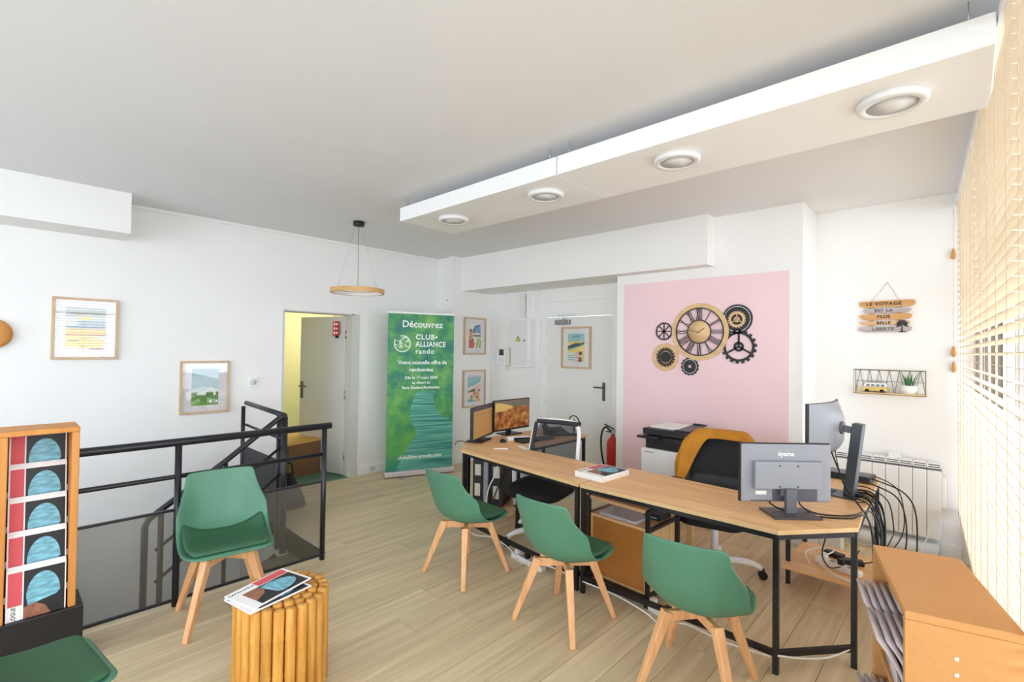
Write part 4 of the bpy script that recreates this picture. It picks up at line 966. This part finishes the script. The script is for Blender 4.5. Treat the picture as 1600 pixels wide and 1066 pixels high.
# ---------------------------------------------------------------- entrance wall fittings
t = thing('fuse_box', 'white electrical cabinet with a yellow warning triangle by the entrance door', 'electrical box', (-4.50, YD, 1.69))
b = MB(); b.box(-.155,.195,-.115,0,-.335,.335); b.build('case', WHITE_PLASTIC, t, bevel=.006)
b = MB(); b.box(-.135,.15,-.121,-.115,-.31,.31); dd = b.build('door', mat('fusebox_door', (226,226,224), .4), t, bevel=.002)
b = MB(); b.prism([(-.045,-.04),(.045,-.04),(0,.042)], .1215, .1225, Matrix.Translation((-.01,0,.06)) @ UP); b.m = 1
b.prism([(-.033,-.033),(.033,-.033),(0,.028)], .1225, .1230, Matrix.Translation((-.01,0,.06)) @ UP); b.m = 0
b.prism([(-.002,.016),(.008,.014),(.001,-.002),(.009,-.002),(-.004,-.026),(-.001,-.008),(-.009,-.008)], .1230, .1234, Matrix.Translation((-.01,0,.06)) @ UP)
b.build('warning_triangle', [BLACKPRINT, mat('warning_yellow', (240,220,60), .5)], dd)
b = MB(); b.cyl((.105,-.121,.03),(.105,-.127,.03),.011,n=12); b.build('lock', BLACK, dd)
t = thing('cable_duct', 'white cable trunking rising from the electrical cabinet to the beam', 'trunking', (-4.50, YD, 2.025))
b = MB(); b.box(-.01,.06,-.08,0,.0,.335); b.build('cover', mat('fusebox_door', (0,0,0)), t, bevel=.004)
b = MB(); b.box(.075,.13,-.05,0,.0,.38); b.build('pipe_cover', WHITE_TRIM, t, bevel=.004)
t = thing('intercom', 'white video intercom handset on the wall by the electrical cabinet', 'intercom', (-4.86, YD, 1.49))
b = MB(); b.box(-.16,.05,-.045,0,-.135,.13); bs = b.build('body', WHITE_PLASTIC, t, bevel=.018)
b = MB(); b.box(-.085,.005,-.048,-.045,.02,.105); b.build('screen', mat('intercom_screen', (52,54,58), .2), bs)
b = MB(); b.box(-.09,.01,-.047,-.045,-.10,-.01); b.build('speaker_grille', mat('fusebox_door', (0,0,0)), bs)
b = MB(); b.box(.06,.115,-.06,-.01,-.125,.125); b.build('handset', mat('cream_plastic', (232,230,206), .4), t, bevel=.018)
b = MB(); b.tube(smooth_path([(.09,-.03,-.125),(.085,-.03,-.19),(.06,-.03,-.20),(.05,-.03,-.15),(.03,-.03,-.13)],5), .006, 6); b.build('coiled_cord', mat('cream_plastic', (0,0,0)), t)
b = MB(); b.box(-.135,.16,-.008,0,.14,.155); b.build('conduit', WHITE_TRIM, t)

# ---------------------------------------------------------------- gear clock on the pink wall
CLW = wood('clock_ply', (214,174,124), (232,200,152), 'x', .5, 26)
CBLK = mat('clock_black', (26,24,28), .5)
t = thing('gear_clock', 'wooden roman numeral wall clock with black gears on the pink wall', 'clock', (-1.882, YB-.004, 1.79))
def gear_outline(R, teeth, depth, duty=.5):
    o = []
    for i in range(teeth):
        for f, r in ((0,R-depth),(.02,R),(duty,R),(duty+.02,R-depth)): a = 2*pi*(i+f)/teeth; o.append((r*cos(a), r*sin(a)))
    return o
def ringpts(r, outline): return [(r*cos(atan2(y,x)), r*sin(atan2(y,x))) for x,y in outline]
def up_at(x, z, d=0): return Matrix.Translation((x, 0, z)) @ UP @ Matrix.Translation((0,0,d))
b = MB(); b.ring(circ(.275,72), circ(.226,72), .004, .012, up_at(0,0)); b.build('wooden_ring', CLW, t)
b = MB(); b.ring(circ(.232,72), circ(.222,72), .012, .018, up_at(0,0)); b.ring(circ(.116,60), circ(.106,60), .012, .018, up_at(0,0)); b.build('dial_ring', CBLK, t)
b = MB(); b.lathe([(0,.018),(.109,.018),(.109,.010),(0,.010)], 48, up_at(0,0)); b.build('centre_disc', CLW, t)
NUM = ['XII','I','II','III','IIII','V','VI','VII','VIII','IX','X','XI']
for h, s in enumerate(NUM):
    a = -2*pi*h/12; M = up_at(0,0) @ Matrix.Rotation(a, 4, 'Z')
    wid = {'I':.014,'V':.030,'X':.030}; tot = sum(wid[c] for c in s); x = -tot/2; b = MB()
    r0, r1, th = .113, .225, .0055
    for c in s:
        w_ = wid[c]; cx = x+w_/2; x += w_
        if c == 'I': segs = [((cx,r0),(cx,r1))]
        elif c == 'V': segs = [((cx-.012,r1),(cx,r0)),((cx+.012,r1),(cx,r0))]
        else: segs = [((cx-.012,r1),(cx+.012,r0)),((cx+.012,r1),(cx-.012,r0))]
        for (ax_,ay_),(bx_,by_) in segs:
            p, q2 = Vector((ax_,ay_,.015)), Vector((bx_,by_,.015)); d = (q2-p).normalized(); nn = Vector((-d.y,d.x,0))*th/2
            vs = [p-nn,p+nn,q2+nn,q2-nn]; b.prism([(v.x,v.y) for v in vs], .0125, .0175, M)
    b.build('numeral', CBLK, t)
b = MB()
for a, l, w_ in ((radians(32), .075, .005), (radians(168), .10, .004)):
    M = up_at(-.008,-.004,.021) @ Matrix.Rotation(a,4,'Z'); b.box(-.015, l, -w_/2, w_/2, 0, .001, M)
b.build('clock_hand', CBLK, t)
def gear(name, x, z, R, teeth, depth, rin, m, d0, d1, spokes=0, hub=0, solid=False, duty=.5):
    b = MB(); o = gear_outline(R, teeth, depth, duty); M = up_at(x, z)
    b.ring(o, ringpts(rin, o), d0, d1, M)
    for k in range(spokes):
        a = 2*pi*k/spokes+pi/2; b.box(0, rin+.004, -R*.05, R*.05, d0, d1, M @ Matrix.Rotation(a,4,'Z'))
    if hub: b.ring(circ(hub,24), circ(hub*.55,24), d0, d1, M)
    return b.build(name, m, t)
gear('gear', .345, .112, .135, 40, .004, .118, CBLK, .002, .010); g_ = MB(); g_.ring(circ(.112,48), circ(.02,48), .002, .010, up_at(.345,.112)); g_.build('gear_plate', CBLK, t)
gear('gear_rivets', .345, .112, .119, 18, .004, .1115, PAPER, .0015, .0085, duty=.6)
gear('gear', .345, .108, .078, 18, .008, .050, CLW, .010, .016, 3, .026)
gear('gear', .36, -.14, .155, 18, .018, .115, CBLK, .002, .010, 3, .045)
gear('gear', -.36, .01, .092, 24, .008, .076, CBLK, .002, .009, 8, .012)
gear('gear', -.342, -.250, .140, 34, .009, .09, CLW, .002, .010); g_ = MB(); g_.lathe([(0,.010),(.095,.010),(.095,.003),(0,.003)], 40, up_at(-.342,-.250)); g_.build('gear_plate', CLW, t)
gear('gear', -.336, -.250, .097, 18, .018, .064, CBLK, .010, .017); g_ = MB(); g_.ring(circ(.055,40), circ(.007,40), .010, .017, up_at(-.336,-.250)); g_.box(-.07,.07,-.006,.006,.0105,.0165, up_at(-.336,-.250)); g_.build('gear_plate', CBLK, t)
gear('gear', -.092, -.335, .088, 14, .007, .070, CBLK, .002, .010); gear('gear_rivets', -.092, -.335, .072, 16, .004, .063, PAPER, .0015, .0085, duty=.6)
g_ = MB(); g_.ring(circ(.064,40), circ(.016,40), .002, .010, up_at(-.092,-.335)); g_.build('gear_plate', CBLK, t)

# ---------------------------------------------------------------- hanging sign, wire shelf
t = thing('hanging_sign', 'hanging sign of five painted wooden boards with a palm tree', 'sign', (-.505, YR, 1.885))
TANP = wood('sign_tan', (196,146,92), (214,166,112), 'x', .6, 30); GRYP = wood('sign_grey', (170,158,158), (196,186,186), 'x', .6, 30)
BT = [('LE VOYAGE', .136, .058, -.185, .195, TANP, .038, BLACKPRINT), ('EST LA', .080, .040, -.158, .165, GRYP, .034, mat('dark_grey_print', (84,82,86), .5)), ('PLUS', .028, .05, -.18, .172, TANP, .034, BLACKPRINT),
      ('BELLE', -.024, .032, -.18, .16, wood('sign_peach', (206,164,120), (222,184,142), 'x', .6, 30), .031, BLACKPRINT), ('LIBERTE', -.075, .05, -.188, .172, GRYP, .035, mat('dark_grey_print', (84,82,86), .5))]
for body, z, h, x0, x1, m, ts, tm in BT:
    b = MB(); b.prism([(x0,h*.1),(x0+.012,-h*.3),(x0+.05,-h*.5),(x1-.03,-h*.46),(x1-.008,-h*.25),(x1,h*.2),(x1-.012,h*.42),(x1-.05,h*.5),(x0+.06,h*.44),(x0+.012,h*.42)], .012, .022, Matrix.Translation((0,0,z)) @ UP)
    bo = b.build('board', m, t)
    text('lettering', body, ts, tm, bo, Matrix.Translation((-.015 if body != 'LIBERTE' else -.02, -.0224, z)) @ UP, .0004, 'CENTER', .0012, 1.12, 1.1)
for x in (-.10, .09):
    b = MB(); b.box(x-.014,x+.014,-.012,-.004,-.09,.14); b.build('backing_strip', TANP, t)
b = MB(); b.cyl((-.10,-.014,.16),(.01,-.006,.315),.0013,n=6); b.cyl((.09,-.014,.16),(.01,-.006,.315),.0013,n=6); b.cyl((.01,0,.315),(.01,-.012,.315),.003,n=8); b.build('string', mat('string_grey', (120,116,110), .8), t)
b = MB(); b.add([(.100,-.0245,-.10),(.112,-.0245,-.10),(.109,-.0245,-.04),(.105,-.0245,-.04)],[(0,1,2,3)]); b.add([(.08,-.0245,-.105),(.135,-.0245,-.105),(.125,-.0245,-.096),(.09,-.0245,-.096)],[(0,1,2,3)])
for k in range(9):
    a = radians(-25+k*29); L_ = .045; c, s = cos(a), sin(a)
    b.add([(.107,-.0246-.0002*k,-.035),(.107+L_*.5*c-.013*s,-.0246-.0002*k,-.035+L_*.5*s+.013*c),(.107+L_*c,-.0246-.0002*k,-.035+L_*s-.008),(.107+L_*.5*c+.010*s,-.0246-.0002*k,-.035+L_*.5*s-.010*c)],[(0,1,2,3)])
b.build('palm_tree', BLACKPRINT, t, solid=.002)
WIRE = mat('bronze_wire', (132,118,92), .4, .6)
sx0, sx1, sz0, sz1, sd = -.715, -.250, 1.268, 1.465, .10
t = thing('wire_shelf', 'bronze wire wall shelf with triangle grid holding a toy van and plant', 'shelf', ((sx0+sx1)/2, YR, sz0))
w_ = (sx1-sx0)/2; h_ = sz1-sz0
b = MB()
for y in (-.004, -sd): b.tube([(-w_,y,0),(w_,y,0),(w_,y,h_),(-w_,y,h_)], .0035, 6, True)
for x in (-w_,w_):
    for z in (0,h_): b.cyl((x,-.004,z),(x,-sd,z),.0035,n=6)
b.build('frame', WIRE, t)
b = MB(); n = 7; st_ = 2*w_/n
for i in range(n):
    x = -w_+i*st_; b.cyl((x,-.004,0),(x+st_/2,-.004,h_),.0016,n=5); b.cyl((x+st_/2,-.004,h_),(x+st_,-.004,0),.0016,n=5)
b.cyl((-w_,-.004,h_*.52),(w_,-.004,h_*.52),.0016,n=5); b.build('wire_grid', WIRE, t)
b = MB(); b.box(-w_,w_,-sd,-.008,.003,.011); b.build('shelf_board', PALEWOOD, t)
# toy van
t = thing('toy_van', 'yellow toy van with a white roof on the wire shelf', 'toy', (-.575, YR-.055, sz0+.011))
b = MB(); b.prism([(-.085,.012),(.085,.012),(.088,.03),(.082,.045),(-.078,.045),(-.088,.03)], -.03, .03, UP); b.build('lower_body', mat('van_yellow', (214,186,96), .35), t, bevel=.004)
b = MB(); b.prism([(-.078,.045),(.082,.045),(.074,.078),(-.06,.078)], -.027, .027, UP); b.build('upper_body', WHITE_PLASTIC, t, bevel=.004)
b = MB()
for i in range(4): b.box(-.055+i*.033,-.032+i*.033,-.0285,.0285,.05,.068)
b.build('window', mat('van_glass', (92,100,104), .2), t)
for x in (-.05,.05):
    for y in (-.024,.024): b = MB(); b.cyl((x,y-.006,.014),(x,y+.006,.014),.014,n=14); b.build('wheel', BLACK, t)
b = MB(); b.box(-.05,.05,-.024,.024,.078,.086); b.build('roof_rack', mat('rack_grey', (150,156,160), .4), t)
t = thing('potted_plant', 'small spiky green plant in a white pot on the wire shelf', 'plant', (-.352, YR-.055, sz0+.011))
b = MB(); b.lathe([(0,0),(.042,0),(.052,.03),(.055,.07),(.047,.07),(.045,.06),(0,.06)], 24); b.build('pot', WHITE_PLASTIC, t)
random.seed(11)
for k in range(15):
    a = random.random()*6.28; r = random.random()*.03; l = .07+random.random()*.055; c, s = cos(a), sin(a); w = .006
    p = Vector((r*c, r*s, .058)); q2 = p + Vector((c*l*.3, s*l*.22, l)); n_ = Vector((-s,c,0))*w; mid = (p+q2)/2+Vector((c,s,0))*-.004
    b = MB(); b.add([p-n_*.7,p+n_*.7,mid+n_,mid-n_,q2],[(0,1,2,3),(3,2,4)]); b.build('leaf', mat('leaf_green', (70,124,66), .5, var=.15, scale=20), t, solid=.002)

# ---------------------------------------------------------------- radiator
t = thing('radiator', 'white electric panel radiator on the wall under the wire shelf', 'radiator', (-.50, YR, 0))
x0, x1 = -.345, .345; n = 8; st_ = (x1-x0)/n
for i in range(n):
    b = MB(); b.box(x0+i*st_+.0015, x0+(i+1)*st_-.0015, -.11, -.03, .17, .70); b.build('panel', WHITE_PLASTIC, t, bevel=.004)
    b = MB(); b.box(x0+i*st_+.0015, x0+(i+1)*st_-.0015, -.105, -.03, .715, .758); gr = b.build('top_grille', WHITE_PLASTIC, t, bevel=.003)
    b = MB()
    for z in (.728,.744): b.box(x0+i*st_+.01, x0+(i+1)*st_-.006, -.1058, -.105, z-.004, z+.004)
    b.build('grille_slot', mat('slot_grey', (96,98,100), .6), gr)
b = MB(); b.box(x0,x1,-.10,-.035,.69,.72); b.build('core', mat('slot_grey', (0,0,0)), t)
b = MB(); b.box(x1,x1+.025,-.10,-.04,.42,.66); b.build('control_box', WHITE_PLASTIC, t, bevel=.004)
b = MB(); b.box(.02,.10,-.07,-.05,.758,.80); b.build('sensor', WHITE_PLASTIC, t)
b = MB(); b.box(x0,x1,-.03,0,.25,.30); b.box(x0,x1,-.03,0,.55,.60); b.build('wall_bracket', WHITE_PLASTIC, t)
t = thing('pipe_cover', 'white boxed pipe cover on the floor below the radiator', 'pipe cover', (-.55, YR-.09, 0))
b = MB(); b.cyl((-.42,0,.075),(.38,0,.075),.055,n=20); b.box(-.42,.38,-.02,.04,0,.07); b.build('cover', mat('pipe_white', (222,224,230), .5), t)
t = thing('floor_box', 'white square box against the partition foot under the right desk', 'box', (-.86, 4.62, 0), radians(0))
b = MB(); b.box(-.13,.13,-.07,.07,0,.17); b.build('case', WHITE_PLASTIC, t, bevel=.004)
b = MB(); b.box(-.02,-.016,-.071,-.07,.01,.16); b.build('seam', GREYPRINT, t)

# ---------------------------------------------------------------- things on and under the desks
def tower(label, loc, rz, w, d, h, m, labels=True):
    t = thing('computer_tower', label, 'computer', loc, rz, 'computer towers')
    b = MB(); b.box(-w/2,w/2,-d/2,d/2,.012,h); b.build('case', m, t, bevel=.005)
    if labels:
        b = MB(); b.box(-w*.3,w*.25,-d/2-.001,-d/2,h*.62,h*.86); b.box(-w*.3,w*.2,-d/2-.001,-d/2,h*.18,h*.45); b.build('sticker', mat('sticker_cream', (214,208,190), .6), t)
    b = MB(); b.box(-w/2+.005,w/2-.005,-d/2-.004,d/2-.01,0,.012); b.build('foot', mat('tower_red', (190,40,44), .5) if labels else BLACK, t)
    return t
tower('black computer tower with cream stickers, at the left desk corner', (-3.42, 3.27, .153), radians(28), .105, .36, .43, BLACK)
tower('black computer tower with cream stickers, next to the grey gap', (-3.225, 3.32, .153), radians(28), .11, .36, .43, BLACK)
tower('slim grey computer case squeezed between the two black towers', (-3.322, 3.27, .153), radians(28), .045, .34, .42, mat('case_slim', (150,152,160), .45), False)
tower('light grey computer case under the left desk behind black cables', (-3.05, 3.50, .153), radians(20), .16, .36, .40, mat('case_grey', (206,208,214), .45), False)
t = thing('keyboard', 'black keyboard in front of the autumn monitor', 'keyboard', (-3.08, 3.62, ZT), radians(84))
b = MB(); b.box(-.21,.21,-.065,.065,0,.014); b.build('case', BLACK, t, bevel=.004)
km = None
for r_ in range(5):
    for c_ in range(14):
        if km is None: b = MB(); b.box(-.011,.011,-.009,.009,0,.005); km = b.build('key', mat('key_black', (40,40,44), .5), t); o = km
        else: o = km.copy(); COL.objects.link(o)
        o.location = (-.185+c_*.0285, -.045+r_*.0225, .014)
t = thing('mouse', 'black computer mouse by the tan page monitor', 'mouse', (-3.23, 3.33, ZT), radians(60))
b = MB(); b.ball((0,0,.004), .03, .052, .028, 16, 8); b.build('shell', BLACK, t); b = MB(); b.cyl((0,-.03,.022),(0,-.022,.03),.004,n=8); b.build('wheel', DARKGREY, t)
t = thing('paper_tray', 'white open box with black divider beside the keyboard', 'tray', (-3.22, 3.50, ZT), radians(60))
b = MB(); b.box(-.09,.13,-.03,.03,0,.035); b.build('tray', WHITE_PLASTIC, t, bevel=.003); b = MB(); b.box(-.03,.13,-.034,-.03,.003,.028); b.build('divider', BLACK, t)
t = thing('pen', 'white pen lying on the left desk', 'pen', (-3.0, 3.08, ZT+.006), radians(40))
b = MB(); b.cyl((-.07,0,0),(.06,0,0),.005,n=8); b.build('barrel', WHITE_PLASTIC, t); b = MB(); b.cyl((.06,0,0),(.072,0,0),.005,.001,n=8); b.build('tip', BLACK, t)
t = thing('paper_note', 'white folded paper strip on the left desk', 'paper', (-2.93, 3.28, ZT), radians(-25))
b = MB(); b.box(-.08,.08,-.025,.025,0,.0015); b.build('sheet', PAPER, t)
t = thing('desk_phone', 'black desk phone behind the keyboard on the left desk', 'telephone', (-3.13, 4.02, ZT), radians(70))
b = MB(); b.prism([(-.09,0),(.09,0),(.09,.07),(-.09,.025)], -.11, .11, Matrix.Rotation(pi/2,4,'Z') @ UP); b.build('base', BLACK, t, bevel=.006)
b = MB(); b.bar((-.085,-.08,.055),(-.085,.09,.075),.045,.03); b.ball((-.085,-.08,.06),.032); b.ball((-.085,.09,.078),.032); b.build('handset', BLACK, t)
t = thing('headset', 'black headset on a small stand seen through the mesh chair', 'headset', (-3.0, 4.15, ZT))
b = MB(); b.lathe([(0,0),(.06,0),(.06,.008),(.008,.014),(.007,.16),(0,.16)], 20); b.build('stand', BLACK, t)
b = MB(); b.tube([(.06*cos(a)*1.1, 0, .13+.07*sin(a)) for a in [pi*i/10 for i in range(11)]], .006, 7); b.ball((.066,0,.12),.02,.028,.028,12,8); b.ball((-.066,0,.12),.02,.028,.028,12,8); b.build('headband', BLACK, t)
t = thing('network_box', 'flat black network box on the right desk behind the curved monitor', 'network box', (-.63, 4.16, ZT), radians(-6))
b = MB(); b.box(-.15,.15,-.08,.08,.004,.045); b.build('case', BLACK, t, bevel=.004); b = MB(); b.box(-.14,.14,-.07,.07,.045,.047); b.build('top_cover', DARKGREY, t)
t = thing('keyboard', 'black keyboard on the right desk under the curved monitor', 'keyboard', (-.80, 3.86, ZT), radians(-84))
b = MB(); b.box(-.2,.2,-.06,.06,0,.014); b.build('case', BLACK, t, bevel=.004); b = MB(); b.box(-.19,.19,-.05,.05,.014,.018); b.build('key_field', mat('key_black', (0,0,0)), t)

def power_strip(label, loc, rz, n):
    t = thing('power_strip', label, 'power strip', loc, rz, 'white power strips')
    L_ = .055*n+.06; b = MB(); b.box(-L_/2,L_/2,-.028,.028,0,.038); b.build('body', WHITE_PLASTIC, t, bevel=.005)
    for i in range(n):
        b = MB(); b.lathe([(.019,.0385),(.019,.0392),(0,.0392)], 14, Matrix.Translation((-L_/2+.05+i*.055,0,0))); b.build('outlet', GREYPRINT, t)
    for i in range(0, n, 2):
        b = MB(); b.box(-.018,.018,-.018,.018,.039,.075, Matrix.Translation((-L_/2+.05+i*.055,0,0))); b.build('plug', BLACK if i else WHITE_PLASTIC, t, bevel=.004)
    return t
power_strip('white power strip on the floor between the two left green chairs', (-2.40, 2.76, 0), radians(-7), 5)
power_strip('white power strip on the floor beside the pedestal', (-1.36, 2.80, 0), radians(-15), 3)
power_strip('white power strip heaped with plugs on the low shelf under the right desk', (-.64, 3.90, .155), radians(-20), 4)
for p, rz, l in (((-.58, 4.06, .155), .4, 'black power adapter nearer the blinds on the low shelf'), ((-.70, 4.12, .155), -.3, 'black power adapter farther back on the low shelf')):
    t = thing('power_adapter', l, 'power adapter', p, rz, 'power adapters')
    b = MB(); b.box(-.06,.06,-.03,.03,0,.032); b.build('case', BLACK, t, bevel=.006); b = MB(); b.tube(smooth_path([(.06,0,.016),(.12,.02,.03),(.16,0,.10)],4), .004, 6); b.build('lead', CABLE, t)

def cable(label, pts, r=.0042, m=CABLE, group='cables'):
    o = MB().tube(smooth_path(pts, 6), r, 7).build('cable', m); return tag(o, label, 'cable', group)
cable('black video cable leaving the grey monitor across the right desk corner', [(-.70,3.09,.80),(-.68,3.10,.745),(-.60,3.10,.722),(-.47,3.20,.72),(-.415,3.36,.72),(-.385,3.42,.66),(-.37,3.46,.40),(-.37,3.5,.12)])
cable('black power cable curling from the grey monitor label to the desk edge', [(-.84,3.0,.80),(-.80,2.99,.75),(-.71,3.02,.722),(-.58,3.06,.72),(-.46,3.15,.72),(-.41,3.25,.72),(-.385,3.30,.60),(-.38,3.33,.30),(-.37,3.36,.08)], .0045)
cable('black cable dropping from the curved monitor over its stand', [(-.64,3.63,1.0),(-.60,3.58,.92),(-.53,3.48,.80),(-.45,3.38,.73),(-.40,3.34,.66),(-.36,3.36,.45),(-.33,3.55,.2)], .0045)
cable('thin black cable dropping beside the curved monitor stand', [(-.62,3.66,1.0),(-.60,3.64,.90),(-.55,3.57,.78),(-.49,3.53,.72),(-.43,3.52,.72),(-.39,3.54,.60),(-.35,3.60,.35)], .003)
random.seed(5)
for k in range(6):      # slack bundle hanging close to the desk edge
    y = 3.50+.05*k+random.uniform(-.02,.02); dx = random.uniform(.0,.03); j_ = lambda: random.uniform(-.03,.03)
    cable('black cable in the bundle hanging straight down the right desk edge', [(-.52,y+.08,.722),(-.435,y,.728),(-.40+dx,y+j_(),.62),(-.395+dx,y+j_(),.45),(-.40+dx,y-.05+j_(),.25),(-.40,y-.08+j_(),.05)], random.choice((.004,.005,.006)), CABLE, 'cables hanging behind the right desk')
for k, (y, dx, zl, l) in enumerate(((3.95,.16,.30,'widest black cable loop sagging towards the radiator'),(3.82,.11,.44,'black cable loop ending high beside the desk edge'),(4.1,.20,.16,'lowest black cable loop sagging towards the floor by the radiator'),(4.2,.13,.36,'farthest black cable loop, leaving the network box'),(3.7,.08,.2,'nearest black cable loop by the desk corner'))):
    cable(l, [(-.55,y+.06,.735),(-.46,y,.745),(-.44+dx*.7,y-.03,.69),(-.44+dx,y-.10,.55),(-.43+dx*.9,y-.2,zl+.08),(-.42+dx*.45,y-.3,zl),(-.40,y-.36,zl+.03)], .0035 if k%2 else .0045, CABLE, 'cables hanging behind the right desk')
cable('white cable hanging from the radiator side to the floor', [(-.20,4.98,.30),(-.24,4.93,.18),(-.27,4.85,.05),(-.22,4.7,.006),(-.3,4.4,.006)], .004, WCABLE)
cable('white cable tied under the desk bar between left chairs', [(-3.2,2.80,.09),(-3.0,2.77,.05),(-2.8,2.77,.085),(-2.6,2.76,.06),(-2.45,2.72,.01),(-2.3,2.71,.05),(-2.1,2.69,.085),(-1.92,2.66,.09)], .0045, WCABLE)
cable('white cable tied to the bar below the right desk front', [(-1.84,2.66,.09),(-1.6,2.665,.085),(-1.4,2.66,.06),(-1.3,2.66,.03),(-1.15,2.66,.085),(-.95,2.67,.07),(-.72,2.67,.09)], .0045, WCABLE)
cable('white cable slung below the cut corner of the right desk', [(-.69,2.685,.10),(-.60,2.80,.075),(-.52,2.90,.07),(-.445,2.995,.10),(-.43,3.06,.11)], .005, WCABLE)
cable('black cable hanging under the right desk onto the low shelf', [(-.62,3.5,.69),(-.64,3.55,.50),(-.68,3.62,.33),(-.66,3.72,.22),(-.62,3.85,.19)], .004)
cable('white cable heap coil beside the low shelf power strip', [(-.80,3.85,.16),(-.84,3.95,.20),(-.76,4.05,.22),(-.68,3.98,.24),(-.74,3.84,.20),(-.62,3.74,.17),(-.5,3.72,.16),(-.44,3.70,.12)], .005, WCABLE)
cable('black cables behind the computer towers under the left desk', [(-3.0,3.2,.66),(-3.04,3.18,.5),(-3.1,3.16,.38),(-3.14,3.13,.25),(-3.12,3.10,.16)], .006)
cable('white cable in front of the computer towers under the left desk', [(-3.06,3.12,.66),(-3.07,3.08,.5),(-3.13,3.05,.35),(-3.16,3.04,.2),(-3.2,3.03,.16)], .006, WCABLE)
cable('thin black cable hanging over the left end of the left desk', [(-3.30,3.12,.722),(-3.42,3.06,.722),(-3.50,3.0,.73),(-3.52,2.98,.69)], .004)
